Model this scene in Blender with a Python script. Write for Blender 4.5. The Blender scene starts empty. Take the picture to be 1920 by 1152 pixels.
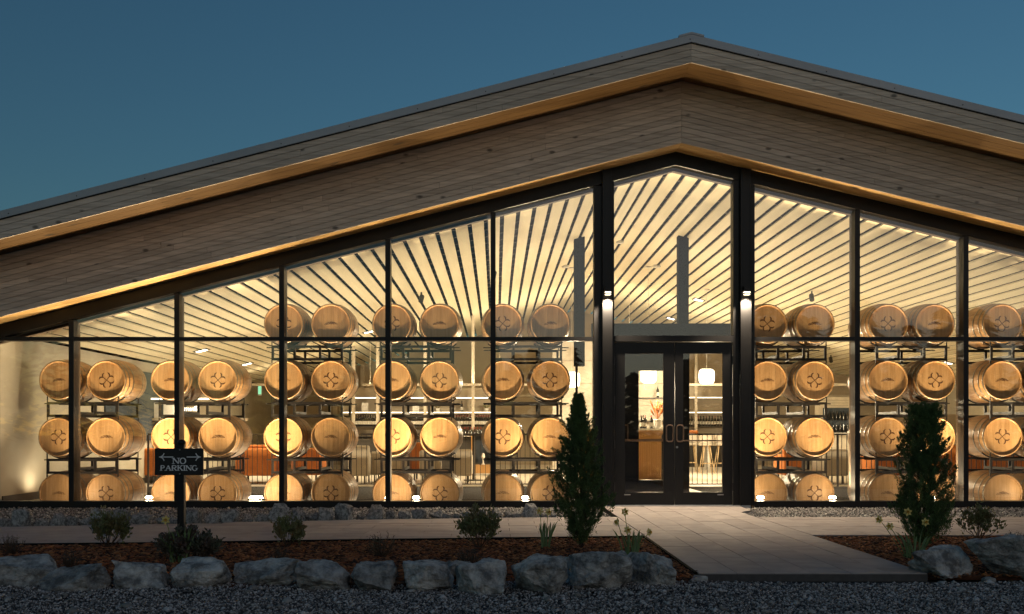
import bpy, bmesh, math, random
import numpy as np
from mathutils import Vector, Matrix, noise as mnoise
random.seed(7); rng = np.random.default_rng(7)
R = math.radians
SC = bpy.context.scene
COL = SC.collection

# ------------------------------------------------------------------ camera, sky, sun, exposure
CAMD, CAMH, F = 14.9, 1.087, 1892.0          # metres before the glass, eye height, focal length in photo pixels
cam = bpy.data.cameras.new('camera'); camo = bpy.data.objects.new('camera', cam); COL.objects.link(camo)
camo.location = (0, -CAMD, CAMH); camo.rotation_euler = (R(90), 0, 0)
cam.sensor_width = 36; cam.lens = F / 1920 * 36
cam.shift_x = 30 / 1920; cam.shift_y = 234 / 1920
cam.clip_start = 0.1; cam.clip_end = 2000
SC.camera = camo

SUN_EL, SUN_ROT = R(3.0), R(217)
w = bpy.data.worlds.new('World'); SC.world = w; w.use_nodes = True
nt = w.node_tree; nt.nodes.clear()
wo = nt.nodes.new('ShaderNodeOutputWorld'); bg = nt.nodes.new('ShaderNodeBackground')
sky = nt.nodes.new('ShaderNodeTexSky'); sky.sky_type = 'NISHITA'; sky.sun_disc = False
sky.sun_elevation = SUN_EL; sky.sun_rotation = SUN_ROT
sky.air_density = 1.0; sky.dust_density = 0.3; sky.ozone_density = 2.8
tint = nt.nodes.new('ShaderNodeVectorMath'); tint.operation = 'MULTIPLY'; tint.inputs[1].default_value = (.78, 1, .98)
nt.links.new(sky.outputs[0], tint.inputs[0]); nt.links.new(tint.outputs[0], bg.inputs[0]); nt.links.new(bg.outputs[0], wo.inputs[0])
bg.inputs[1].default_value = 0.085
sl = bpy.data.lights.new('sun', 'SUN'); sl.energy = 0.30; sl.angle = R(60); sl.color = (1, .82, .68)
so = bpy.data.objects.new('sun', sl); COL.objects.link(so); so.rotation_euler = (R(80), 0, R(30))
SC.view_settings.view_transform = 'Standard'; SC.view_settings.look = 'None'
SC.view_settings.exposure = 0.45; SC.view_settings.gamma = 1; SC.view_settings.use_curve_mapping = False
SC.cycles.use_denoising = True
SC.cycles.max_bounces = 8; SC.cycles.diffuse_bounces = 4; SC.cycles.glossy_bounces = 3
SC.cycles.transparent_max_bounces = 24; SC.cycles.sample_clamp_indirect = 6
SC.cycles.caustics_reflective = False; SC.cycles.caustics_refractive = False
WARM = (1.0, .82, .54)

# ------------------------------------------------------------------ materials
def N(t, k, **kw):
    n = t.nodes.new(k)
    for a, b in kw.items(): setattr(n, a, b)
    return n
def mat(name, c1, c2=None, rough=.6, metal=0., scale=6., stretch=(1, 1, 1), detail=6., bump=0., rnd=0., spec=.4,
        knots=0., em=None, ems=0., lo=.35, hi=.65, fine=0., bscale=None, nrough=.5):
    m = bpy.data.materials.new(name); m.use_nodes = True; t = m.node_tree
    b = t.nodes['Principled BSDF']; L = t.links
    b.inputs['Roughness'].default_value = rough; b.inputs['Metallic'].default_value = metal
    b.inputs['Specular IOR Level'].default_value = spec
    if c2 is None: c2 = tuple(x * .8 for x in c1)
    tc = N(t, 'ShaderNodeTexCoord'); mp = N(t, 'ShaderNodeMapping'); mp.inputs['Scale'].default_value = stretch
    src = tc.outputs['Object']
    oi = N(t, 'ShaderNodeObjectInfo')
    if rnd:
        sc_ = N(t, 'ShaderNodeMath', operation='MULTIPLY'); sc_.inputs[1].default_value = 37.
        L.new(oi.outputs['Random'], sc_.inputs[0])
        ad = N(t, 'ShaderNodeVectorMath', operation='ADD'); L.new(src, ad.inputs[0]); L.new(sc_.outputs[0], ad.inputs[1]); src = ad.outputs[0]
    L.new(src, mp.inputs[0])
    nz = N(t, 'ShaderNodeTexNoise'); nz.inputs['Scale'].default_value = scale; nz.inputs['Detail'].default_value = detail; nz.inputs['Roughness'].default_value = nrough
    L.new(mp.outputs[0], nz.inputs['Vector'])
    mr = N(t, 'ShaderNodeMapRange'); mr.inputs[1].default_value = lo; mr.inputs[2].default_value = hi
    L.new(nz.outputs[0], mr.inputs[0])
    mx = N(t, 'ShaderNodeMix', data_type='RGBA'); mx.inputs[6].default_value = (*c1, 1); mx.inputs[7].default_value = (*c2, 1)
    L.new(mr.outputs[0], mx.inputs[0]); col = mx.outputs[2]
    if knots:
        v = N(t, 'ShaderNodeTexVoronoi'); v.inputs['Scale'].default_value = knots
        mk = N(t, 'ShaderNodeMapping'); mk.inputs['Scale'].default_value = (.55, 1, 1.)
        L.new(src, mk.inputs[0]); L.new(mk.outputs[0], v.inputs['Vector'])
        kr = N(t, 'ShaderNodeMapRange'); kr.inputs[1].default_value = .06; kr.inputs[2].default_value = .13
        kr.inputs[3].default_value = .3; kr.inputs[4].default_value = 1.
        L.new(v.outputs['Distance'], kr.inputs[0])
        m2 = N(t, 'ShaderNodeVectorMath', operation='SCALE'); L.new(col, m2.inputs[0]); L.new(kr.outputs[0], m2.inputs['Scale']); col = m2.outputs[0]
    if rnd:
        rr = N(t, 'ShaderNodeMapRange'); rr.inputs[3].default_value = 1 - rnd; rr.inputs[4].default_value = 1 + rnd
        L.new(oi.outputs['Random'], rr.inputs[0])
        m3 = N(t, 'ShaderNodeVectorMath', operation='SCALE'); L.new(col, m3.inputs[0]); L.new(rr.outputs[0], m3.inputs['Scale']); col = m3.outputs[0]
    L.new(col, b.inputs['Base Color'])
    if bump:
        n2 = N(t, 'ShaderNodeTexNoise'); n2.inputs['Scale'].default_value = bscale or scale * 4; n2.inputs['Detail'].default_value = 8
        L.new(mp.outputs[0], n2.inputs['Vector'])
        bp = N(t, 'ShaderNodeBump'); bp.inputs['Strength'].default_value = bump; bp.inputs['Distance'].default_value = .02
        L.new(n2.outputs[0], bp.inputs['Height']); L.new(bp.outputs[0], b.inputs['Normal'])
    if em:
        b.inputs['Emission Color'].default_value = (*em, 1); b.inputs['Emission Strength'].default_value = ems
    return m

def glass_mat(name, tint=(1, 1, 1), f0=.04):
    m = bpy.data.materials.new(name); m.use_nodes = True; t = m.node_tree; t.nodes.clear(); L = t.links
    o = N(t, 'ShaderNodeOutputMaterial'); g = N(t, 'ShaderNodeBsdfGlossy'); g.inputs['Roughness'].default_value = 0.
    tr = N(t, 'ShaderNodeBsdfTransparent'); tr.inputs[0].default_value = (*tint, 1)
    mx = N(t, 'ShaderNodeMixShader'); ge = N(t, 'ShaderNodeNewGeometry')
    d = N(t, 'ShaderNodeVectorMath', operation='DOT_PRODUCT'); L.new(ge.outputs['Incoming'], d.inputs[0]); L.new(ge.outputs['Normal'], d.inputs[1])
    a = N(t, 'ShaderNodeMath', operation='ABSOLUTE'); L.new(d.outputs['Value'], a.inputs[0])
    s = N(t, 'ShaderNodeMath', operation='SUBTRACT'); s.inputs[0].default_value = 1; L.new(a.outputs[0], s.inputs[1])
    p = N(t, 'ShaderNodeMath', operation='POWER'); p.inputs[1].default_value = 5; L.new(s.outputs[0], p.inputs[0])
    k = N(t, 'ShaderNodeMath', operation='MULTIPLY_ADD'); k.inputs[1].default_value = 1 - f0; k.inputs[2].default_value = f0; L.new(p.outputs[0], k.inputs[0])
    mn = N(t, 'ShaderNodeMath', operation='MINIMUM'); mn.inputs[1].default_value = .22; L.new(k.outputs[0], mn.inputs[0]); k = mn
    L.new(k.outputs[0], mx.inputs[0]); L.new(tr.outputs[0], mx.inputs[1]); L.new(g.outputs[0], mx.inputs[2]); L.new(mx.outputs[0], o.inputs[0])
    return m

def stave_mat():
    """barrel side: one tone per stave, thin dark joints, grain along the stave"""
    m = mat('oak_staves', (.52, .30, .125), (.39, .205, .078), rough=.42, scale=9, stretch=(3, .5, 3), rnd=.12, bump=.05, spec=.5)
    t = m.node_tree; L = t.links; b = t.nodes['Principled BSDF']
    col = b.inputs['Base Color'].links[0].from_socket
    tc = N(t, 'ShaderNodeTexCoord'); sp = N(t, 'ShaderNodeSeparateXYZ'); L.new(tc.outputs['Object'], sp.inputs[0])
    at = N(t, 'ShaderNodeMath', operation='ARCTAN2'); L.new(sp.outputs[0], at.inputs[0]); L.new(sp.outputs[2], at.inputs[1])
    mu = N(t, 'ShaderNodeMath', operation='MULTIPLY'); mu.inputs[1].default_value = 28 / (2 * math.pi); L.new(at.outputs[0], mu.inputs[0])
    fl = N(t, 'ShaderNodeMath', operation='FLOOR'); L.new(mu.outputs[0], fl.inputs[0])
    wn = N(t, 'ShaderNodeTexWhiteNoise', noise_dimensions='1D'); L.new(fl.outputs[0], wn.inputs['W'])
    r1 = N(t, 'ShaderNodeMapRange'); r1.inputs[3].default_value = .78; r1.inputs[4].default_value = 1.12; L.new(wn.outputs['Value'], r1.inputs[0])
    fr = N(t, 'ShaderNodeMath', operation='FRACT'); L.new(mu.outputs[0], fr.inputs[0])
    r2 = N(t, 'ShaderNodeMapRange'); r2.inputs[1].default_value = 0; r2.inputs[2].default_value = .05; r2.inputs[3].default_value = .45; r2.inputs[4].default_value = 1; L.new(fr.outputs[0], r2.inputs[0])
    mm = N(t, 'ShaderNodeMath', operation='MULTIPLY'); L.new(r1.outputs[0], mm.inputs[0]); L.new(r2.outputs[0], mm.inputs[1])
    v = N(t, 'ShaderNodeVectorMath', operation='SCALE'); L.new(col, v.inputs[0]); L.new(mm.outputs[0], v.inputs['Scale']); L.new(v.outputs[0], b.inputs['Base Color'])
    return m

M = dict(
    cedar=mat('grey_cedar', (.66, .555, .46), (.45, .37, .30), rough=.75, scale=3, stretch=(.6, 1, 14), rnd=.13, bump=.12, knots=4.2),
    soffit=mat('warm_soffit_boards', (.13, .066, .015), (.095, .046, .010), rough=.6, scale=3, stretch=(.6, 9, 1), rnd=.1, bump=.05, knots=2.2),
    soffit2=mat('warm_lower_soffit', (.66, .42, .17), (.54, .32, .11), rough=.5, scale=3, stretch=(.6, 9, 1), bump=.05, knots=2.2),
    dark=mat('dark_backing', (.012, .010, .009), rough=.95, spec=.1),
    black=mat('black_aluminium', (.012, .0115, .012), (.009, .0085, .009), rough=.42, scale=2, spec=.28, bump=.02),
    bronze=mat('bronze_trim', (.06, .038, .022), (.045, .029, .017), rough=.65, scale=3, stretch=(1, 1, 4)),
    flash=mat('grey_roof_metal', (.36, .38, .41), (.31, .33, .36), rough=.5, metal=.3, scale=1.2),
    ceil=mat('pale_ceiling_board', (.68, .60, .42), (.62, .54, .365), rough=.7, scale=1.6, stretch=(6, .35, 1), rnd=.06, bump=.02),
    wall=mat('beige_plaster', (.45, .38, .28), (.41, .34, .25), rough=.85, scale=2),
    wallg=mat('grey_side_wall', (.46, .42, .34), (.42, .38, .30), rough=.85, scale=2, bump=.03),
    bluew=mat('slate_blue_wall', (.05, .065, .085), rough=.8),
    floor=mat('pale_floor', (.55, .49, .40), (.50, .44, .36), rough=.35, scale=.8),
    pit=mat('dark_concrete', (.045, .038, .032), (.03, .026, .022), rough=.6, scale=2, bump=.1),
    post=mat('cream_post', (.62, .55, .44), rough=.5),
    shelf=mat('dark_shelf_steel', (.045, .038, .03), rough=.5),
    concr=mat('board_marked_concrete', (.46, .41, .33), (.34, .30, .24), rough=.8, scale=2.2, bump=.15, detail=8),
    oakfront=mat('fluted_oak', (.42, .23, .08), (.35, .185, .06), rough=.5, scale=2, stretch=(18, 18, .5)),
    white=mat('white_surface', (.75, .72, .66), rough=.5),
    cream=mat('cream_upholstery', (.46, .40, .32), (.41, .355, .28), rough=.95, scale=30, bump=.1),
    orange=mat('rust_upholstery', (.52, .17, .035), (.44, .135, .027), rough=.9, scale=30, bump=.1),
    legwood=mat('pale_leg_wood', (.5, .36, .2), rough=.5),
    head=mat('oak_head_board', (.60, .355, .155), (.49, .27, .105), rough=.5, scale=5, stretch=(6, 1, .6), rnd=.10, bump=.03, spec=.4),
    staves=stave_mat(),
    hoop=mat('galvanised_hoop', (.30, .25, .19), (.20, .165, .125), rough=.36, metal=.8, scale=6, spec=.5),
    brand=mat('burnt_brand', (.13, .055, .02), rough=.8),
    rack=mat('brown_black_rack_steel', (.030, .024, .020), (.022, .018, .015), rough=.42, metal=.2),
    bottle=mat('dark_bottle_glass', (.012, .010, .008), rough=.12, spec=.6),
    blabel=mat('bottle_label', (.6, .56, .48), rough=.7),
    redcap=mat('red_capsule', (.28, .03, .02), rough=.4),
    paver=mat('grey_paver', (.42, .37, .345), (.34, .30, .28), rough=.85, scale=5, rnd=.07, bump=.04, detail=8),
    joint=mat('sand_joint', (.10, .09, .085), rough=.95, scale=20),
    mulchbed=mat('mulch_soil', (.12, .042, .018), (.06, .022, .011), rough=.95, scale=16, bump=.5),
    gravelbed=mat('gravel_bed', (.10, .10, .108), (.045, .045, .05), rough=.95, scale=40, bump=.6),
    rock=mat('blue_grey_rock', (.50, .485, .46), (.12, .118, .115), rough=.88, scale=7, detail=15, bump=1., rnd=.22, lo=.40, hi=.60, bscale=30, nrough=.72),
    leaf=mat('shrub_leaf', (.13, .165, .06), (.18, .14, .06), rough=.55, scale=9, rnd=.05),
    leafd=mat('dark_shrub_leaf', (.07, .085, .05), (.09, .06, .05), rough=.6, scale=9),
    leafg=mat('grey_twig_leaf', (.10, .105, .095), (.07, .06, .055), rough=.8, scale=9),
    twig=mat('twig_bark', (.08, .05, .03), rough=.9),
    conifer=mat('cypress_spray', (.105, .175, .05), (.06, .10, .034), rough=.65, scale=7, detail=3),
    blade=mat('daffodil_leaf', (.16, .24, .09), (.12, .18, .07), rough=.5, scale=9),
    petal=mat('daffodil_petal', (.72, .62, .22), (.66, .54, .15), rough=.6, scale=30),
    corona=mat('daffodil_trumpet', (.70, .42, .06), rough=.6),
    sign=mat('black_sign_face', (.014, .013, .014), rough=.4),
    signtx=mat('white_sign_paint', (.88, .89, .90), rough=.6),
    bolt=mat('steel_bolt', (.4, .4, .4), rough=.35, metal=.8),
    lit=mat('lit_lens', (.9, .8, .6), em=(1, .80, .52), ems=120.),
    litsc=mat('lit_sconce_slot', (.9, .8, .6), em=(1, .82, .56), ems=4.),
    pend=mat('lit_pendant_shade', (.9, .85, .75), em=(1, .84, .60), ems=3.2),
    led=mat('lit_led_strip', (.9, .85, .75), em=(1, .86, .62), ems=4.0),
    down=mat('lit_downlight', (.9, .85, .75), em=(1, .90, .72), ems=5.0),
    exitg=mat('lit_exit_sign', (.3, .8, .5), em=(.25, .75, .45), ems=.9),
    neon=mat('lit_script', (.9, .9, .85), em=(1, .95, .82), ems=1.6),
    glass=glass_mat('window_glass', (.985, .985, .975), .065),
    woods=mat('far_woods', (.030, .042, .025), (.018, .026, .016), rough=.9, scale=.6),
    trunk=mat('tree_bark', (.06, .045, .03), rough=.9),
    speck=mat('white_plastic', (.6, .57, .5), rough=.4),
)

# ------------------------------------------------------------------ helpers
def empty(name, loc=(0, 0, 0), rz=0., label=None, cat=None, group=None, parent=None):
    o = bpy.data.objects.new(name, None); COL.objects.link(o); o.location = loc; o.rotation_euler = (0, 0, rz)
    o.empty_display_size = .1
    tag(o, label, cat, group); o.parent = parent; return o
def tag(o, label=None, cat=None, group=None, kind=None):
    if label: o['label'] = label
    if cat: o['category'] = cat
    if group: o['group'] = group
    if kind: o['kind'] = kind
    return o
class MB:
    """collects simple solids, then links them as one mesh object"""
    def __init__(s): s.v = []; s.f = []
    def add(s, vs, fs):
        k = len(s.v); s.v += [tuple(p) for p in vs]; s.f += [tuple(i + k for i in f) for f in fs]; return s
    def box(s, x0, x1, y0, y1, z0, z1):
        return s.hexa([(x0, y0, z0), (x1, y0, z0), (x1, y1, z0), (x0, y1, z0), (x0, y0, z1), (x1, y0, z1), (x1, y1, z1), (x0, y1, z1)])
    def hexa(s, p):
        return s.add(p, [(0, 3, 2, 1), (4, 5, 6, 7), (0, 1, 5, 4), (1, 2, 6, 5), (2, 3, 7, 6), (3, 0, 4, 7)])
    def tube(s, a, b, r, n=8, r2=None):
        a = Vector(a); b = Vector(b); d = (b - a).normalized(); u = d.orthogonal().normalized(); v = d.cross(u); r2 = r if r2 is None else r2
        vs = [a + (u * math.cos(t) + v * math.sin(t)) * r for t in [2 * math.pi * i / n for i in range(n)]] + \
             [b + (u * math.cos(t) + v * math.sin(t)) * r2 for t in [2 * math.pi * i / n for i in range(n)]]
        fs = [(i, (i + 1) % n, n + (i + 1) % n, n + i) for i in range(n)] + [tuple(range(n))[::-1], tuple(range(n, 2 * n))]
        return s.add(vs, fs)
    def path(s, pts, r, n=6):
        for a, b in zip(pts, pts[1:]): s.tube(a, b, r, n)
        return s
    def lathe(s, prof, n=24, axis='z', c=(0, 0, 0)):
        vs = []; fs = []
        for (r, h) in prof:
            for i in range(n):
                t = 2 * math.pi * i / n; x, y = r * math.cos(t), r * math.sin(t)
                vs.append((c[0] + x, c[1] + y, c[2] + h) if axis == 'z' else (c[0] + x, c[1] + h, c[2] - y))
        for j in range(len(prof) - 1):
            for i in range(n):
                fs.append((j * n + i, j * n + (i + 1) % n, (j + 1) * n + (i + 1) % n, (j + 1) * n + i))
        return s.add(vs, fs)
    def mesh(s, name, m, smooth=False):
        me = bpy.data.meshes.new(name); me.from_pydata(s.v, [], s.f); me.materials.append(m)
        if smooth: me.polygons.foreach_set('use_smooth', [True] * len(me.polygons))
        me.update(); return me
    def build(s, name, m, parent=None, smooth=False, loc=None, rz=None, **tg):
        o = bpy.data.objects.new(name, s.mesh(name, m, smooth)); COL.objects.link(o); o.parent = parent
        if loc is not None: o.location = loc
        if rz is not None: o.rotation_euler = (0, 0, rz)
        return tag(o, **tg)
def inst(name, me, parent=None, loc=(0, 0, 0), rot=(0, 0, 0), sc=(1, 1, 1), **tg):
    o = bpy.data.objects.new(name, me); COL.objects.link(o); o.parent = parent
    o.location = loc; o.rotation_euler = rot; o.scale = sc; return tag(o, **tg)
def bevel(o, wd=.01, seg=2):
    md = o.modifiers.new('bevel', 'BEVEL'); md.width = wd; md.segments = seg; md.limit_method = 'ANGLE'; return o
def copy_tree(o, parent=None):
    c = o.copy(); COL.objects.link(c); c.parent = parent
    for ch in list(o.children): copy_tree(ch, c)
    return c
def lamp(name, kind, loc, energy, color=WARM, parent=None, rot=(0, 0, 0), size=.05, spot=None, sy=None, blend=.5):
    l = bpy.data.lights.new(name, kind); l.energy = energy; l.color = color
    if kind == 'AREA':
        l.size = size
        if sy: l.shape = 'RECTANGLE'; l.size_y = sy
    else: l.shadow_soft_size = size
    if spot: l.spot_size = R(spot); l.spot_blend = blend
    o = bpy.data.objects.new(name, l); COL.objects.link(o); o.location = loc; o.rotation_euler = rot; o.parent = parent; return o
def px(x, Y): return (x - 930) / F * (Y + CAMD)
def pz(y, Y): return CAMH + (810 - y) / F * (Y + CAMD)

XR = 2.64; ML, MR = .2555, .2435
XL, XE = -7.9, 13.3                      # building ends
def drop(x): return ML * (XR - x) if x < XR else MR * (x - XR)
def sbox(mb, x0, x1, y0, y1, zb, zt):
    """box whose top and bottom follow the roof slope; zb and zt are heights at the ridge"""
    a, b = drop(x0), drop(x1)
    return mb.hexa([(x0, y0, zb - a), (x1, y0, zb - b), (x1, y1, zb - b), (x0, y1, zb - a), (x0, y0, zt - a), (x1, y0, zt - b), (x1, y1, zt - b), (x0, y1, zt - a)])

# ------------------------------------------------------------------ ground and setting
G = -.045
def sheet(name, pts, z, m, y=None, **tg):
    o = MB().add([(a, b, z) for a, b in pts], [tuple(range(len(pts)))]).build(name, m, **tg)
    return o
gm_ = MB(); zg = G - .03
for x0_, x1_, y0_, y1_ in ((-300, 300, -300, .1), (-300, XL - .1, .1, 300), (XE + .1, 300, .1, 300), (XL - .1, XE + .1, 18.7, 300)): gm_.add([(x0_, y0_, zg), (x1_, y0_, zg), (x1_, y1_, zg), (x0_, y1_, zg)], [(0, 1, 2, 3)])
gm_.build('ground', M['gravelbed'], kind='structure', label='dark ground')

# far path edges (near edge / far edge in photo pixels, turned into ground points)
def gy(y): return CAMH * F / (y - 810) - CAMD
def gp(x, y): Y = gy(y); return (px(x, Y), Y)
near_l = [gp(-140, 1023), gp(0, 1020), gp(320, 1017), gp(640, 1012), gp(920, 1008.5), (px(1206, gy(1005)), gy(1005))]
far_l = [gp(-140, 991), gp(0, 988), gp(320, 982), gp(640, 975), gp(920, 971.5), gp(1165, 969.5)]
WX0, WX1, WY0 = 1.56, 3.32, -7.14
def ylin(pts, x):
    for (a, b), (c, d) in zip(pts, pts[1:]):
        if x <= c: t = (x - a) / (c - a); return b + t * (d - b)
    return pts[-1][1]
YN, YF = gy(1003.5), gy(970)
# path bases
pb = empty('paved_path'); tag(pb, 'pale paved path running along the glass front', kind='structure')
slab_n = 0
def slabs(parent, x0f, x1f, y0, y1, cw, rh, lowf, highf, name='paving_slab'):
    """rows of slabs; lowf/highf clip every slab to the path's edges"""
    global slab_n
    row = 0; y = y0
    while y < y1 - .01:
        off = (row % 2) * cw / 2; x = x0f - off
        while x < x1f - .01:
            a, b = max(x, x0f) + .003, min(x + cw, x1f) - .003
            lo_a, lo_b = max(y + .003, lowf(a)), max(y + .003, lowf(b)); hi_a, hi_b = min(y + rh - .003, highf(a)), min(y + rh - .003, highf(b))
            if b - a > .02 and hi_a - lo_a > .02 and hi_b - lo_b > .02:
                t = random.uniform(-.0015, .0015)
                MB().hexa([(a, lo_a, G), (b, lo_b, G), (b, hi_b, G), (a, hi_a, G), (a, lo_a, t), (b, lo_b, t), (b, hi_b, t), (a, hi_a, t)]).build(name, M['paver'], parent); slab_n += 1
            x += cw
        y += rh; row += 1
def base(parent, x0, x1, lowf, highf, n=24):
    m = MB(); xs = [x0 + (x1 - x0) * i / n for i in range(n + 1)]
    for a, b in zip(xs, xs[1:]):
        m.hexa([(a, lowf(a), G - .02), (b, lowf(b), G - .02), (b, highf(b), G - .02), (a, highf(a), G - .02), (a, lowf(a), -.008), (b, lowf(b), -.008), (b, highf(b), -.008), (a, highf(a), -.008)])
    m.build('sand_bed', M['joint'], parent)
lowL, highL = (lambda x: ylin(near_l, x)), (lambda x: ylin(far_l, x))
base(pb, -7.6, WX0 - .004, lowL, highL)
slabs(pb, -7.6, WX0 - .006, -5.4, -2.0, .62, .31, lowL, highL)
base(pb, WX1 + .004, 9.2, lambda x: YN, lambda x: YF, 2)
slabs(pb, WX1 + .006, 9.2, YN, YF, .62, (YF - YN) / 7, lambda x: YN, lambda x: YF)
wk = empty('entrance_walk'); tag(wk, 'straight paved walk leading up to the double doors', kind='structure')
MB().box(WX0, WX1, WY0, -.16, G - .02, -.008).build('sand_bed', M['joint'], wk)
rows_ = 6; cwid = (WX1 - WX0) / rows_
for i in range(rows_):
    y = WY0 - (i % 2) * .3
    while y < -.17:
        a, b = max(y, WY0) + .003, min(y + .6, -.165) - .003
        if b - a > .03:
            t = random.uniform(-.0015, .0015)
            MB().box(WX0 + i * cwid + .003, WX0 + (i + 1) * cwid - .003, a, b, G, t).build('paving_slab', M['paver'], wk)
        y += .6
MB().hexa([(WX1 + .004, -1.2, G), (WX1 + .21, -.9, G), (WX1 + .25, -.16, G), (WX1 + .004, -.16, G), (WX1 + .004, -1.2, -.002), (WX1 + .21, -.9, -.002), (WX1 + .25, -.16, -.002), (WX1 + .004, -.16, -.002)]).build('side_slab', M['paver'], wk)

# mulch beds with dark edging
bedl = [(-7.6, lowL(-7.6)), (-4.5, lowL(-4.5)), (-1.6, lowL(-1.6)), (WX0 - .01, lowL(WX0 - .01)), (WX0 - .01, -7.2), (WX0 - .2, -7.5), (-7.6, -7.6)]
def bed(name, pts, label):
    n = len(pts); ctr = (sum(p[0] for p in pts) / n, sum(p[1] for p in pts) / n)
    m = MB(); m.add([(p[0], p[1], G - .01) for p in pts] + [(p[0], p[1], -.022) for p in pts], [tuple(range(n, 2 * n))[::-1]] + [(i, (i + 1) % n, n + (i + 1) % n, n + i) for i in range(n)])
    return m.build(name, M['mulchbed'], kind='structure', label=label)
bed('mulch_bed', bedl, 'long mulch bed left of the entrance walk')
bedr = [(WX1 + .01, YN - .004), (9.2, YN - .004), (9.2, -7.5), (WX1 + .01, -7.1)]
bed('mulch_bed', bedr, 'mulch bed right of the entrance walk')
e = MB()
for a, b in [(near_l[i], near_l[i + 1]) for i in range(5)]: e.hexa([(a[0], a[1] - .045, G), (b[0], b[1] - .045, G), (b[0], b[1] - .006, G), (a[0], a[1] - .006, G), (a[0], a[1] - .045, .004), (b[0], b[1] - .045, .004), (b[0], b[1] - .006, .004), (a[0], a[1] - .006, .004)])
e.box(WX0 - .03, WX0 - .004, -7.1, near_l[-1][1] - .05, G, .004)
e.build('bed_edging', M['dark'], label='dark edging strip between path and mulch', kind='structure')

def scatter(name, n, fx, size, cols, label, jitter=.5, flat=.7, zoff=0., long=1., seed=1, kind='stuff', dens_gap=0.):
    """thousands of small closed octahedra with per-stone tone (three materials, mixed)"""
    g = np.random.default_rng(seed)
    P = fx(g, n); n = len(P)
    s = size * (1 + jitter * (g.random(n) * 2 - 1)) * np.where(g.random(n) > .96, 1.8, 1)
    base_ = np.array([(1, 0, 0), (0, 1, 0), (-1, 0, 0), (0, -1, 0), (0, 0, 1), (0, 0, -1)], float)
    a = g.random(n) * 2 * math.pi; ca, sa = np.cos(a), np.sin(a)
    V = np.repeat(base_[None], n, 0) * (1 + .35 * (g.random((n, 6, 1)) - .5))
    V[:, :, 0] *= long; V[:, :, 2] *= flat
    tilt = (g.random(n) - .5) * .8; x, y, z = V[..., 0], V[..., 1], V[..., 2]
    z2 = z + x * tilt[:, None]
    X = x * ca[:, None] - y * sa[:, None]; Y = x * sa[:, None] + y * ca[:, None]
    V = np.stack([X, Y, z2], -1) * s[:, None, None] + P[:, None, :]; V[..., 2] += zoff
    F_ = np.array([(0, 1, 4), (1, 2, 4), (2, 3, 4), (3, 0, 4), (1, 0, 5), (2, 1, 5), (3, 2, 5), (0, 3, 5)])
    FF = (F_[None] + 6 * np.arange(n)[:, None, None]).reshape(-1, 3)
    me = bpy.data.meshes.new(name); me.vertices.add(6 * n); me.vertices.foreach_set('co', V.reshape(-1))
    me.loops.add(len(FF) * 3); me.loops.foreach_set('vertex_index', FF.reshape(-1).astype(np.int32))
    me.polygons.add(len(FF)); me.polygons.foreach_set('loop_start', np.arange(0, len(FF) * 3, 3, dtype=np.int32))
    me.polygons.foreach_set('loop_total', np.full(len(FF), 3, dtype=np.int32))
    for c in cols: me.materials.append(c)
    idx = g.integers(0, len(cols), n); me.polygons.foreach_set('material_index', np.repeat(idx, 8).astype(np.int32))
    me.update(); me.validate()
    o = bpy.data.objects.new(name, me); COL.objects.link(o); return tag(o, label, kind=kind)
stone_d = [mat('pebble_dark', (.27, .25, .245), rough=.8), mat('pebble_mid', (.52, .48, .465), rough=.8), mat('pebble_grey', (.62, .57, .55), rough=.8), mat('pebble_dark_brown', (.19, .168, .155), rough=.85), mat('pebble_black', (.06, .058, .062), rough=.7)]
stone_l = [mat('pebble_pale', (.40, .37, .34), rough=.7), mat('pebble_white', (.58, .55, .50), rough=.7), mat('pebble_tan', (.24, .22, .20), rough=.75), mat('pebble_charcoal', (.13, .125, .12), rough=.8)]  # the last tone is a darker grey stone, mixed in at random
chips = [mat('bark_red', (.30, .10, .04), rough=.95), mat('bark_brown', (.17, .065, .03), rough=.95), mat('bark_dark', (.045, .018, .010), rough=.95), mat('bark_orange', (.40, .16, .06), rough=.95)]
def fore(g, n):
    y = -7.42 - g.random(n) ** 1.0 * 2.75; x = (g.random(n) - .5) * 2 * (.53 * (y + CAMD) + .6)
    z = G + .012 + .02 * np.sin(x * 1.7) * np.sin(y * 3.1) * .5 + g.random(n) * .012
    ok = ~((x > WX0 - .05) & (x < WX1 + .02) & (y > WY0 - .01)); return np.stack([x, y, z], -1)[ok]
scatter('gravel', 85000, fore, .0075, stone_d, 'dark crushed gravel across the foreground', seed=2)
scatter('gravel', 900, fore, .020, [stone_l[2], stone_l[0], stone_d[2]], 'scattered pale stones on the dark gravel', seed=12)
def stripl(g, n):
    x = -7.6 + g.random(n) * 9.1; lo_ = np.array([highL(v) for v in x]); y = lo_ + g.random(n) * (-.10 - lo_)
    return np.stack([x, y, G + .005 + g.random(n) * .02], -1)
scatter('gravel_strip', 26000, stripl, .011, stone_l, 'pale gravel strip under the glass left of the door', seed=3)
def stripr(g, n):
    x = 3.35 + g.random(n) * 5.8; y = YF + g.random(n) * (-.10 - YF)
    ok = ~((x < WX1 + .24) & (y > -1.2)); return np.stack([x, y, G + .005 + g.random(n) * .02], -1)[ok]
scatter('gravel_strip', 16000, stripr, .011, stone_l, 'pale gravel strip under the glass right of the door', seed=4)
def ml(g, n):
    x = -7.2 + g.random(n) * (WX0 - .03 + 7.2); hi_ = np.array([lowL(v) for v in x]) - .05; y = -7.38 + g.random(n) * (hi_ + 7.38)
    return np.stack([x, y, -.024 + g.random(n) * .016], -1)
scatter('bark_mulch', 30000, ml, .014, chips, 'reddish bark mulch in the bed left of the walk', long=2.0, flat=.45, seed=5)
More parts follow.
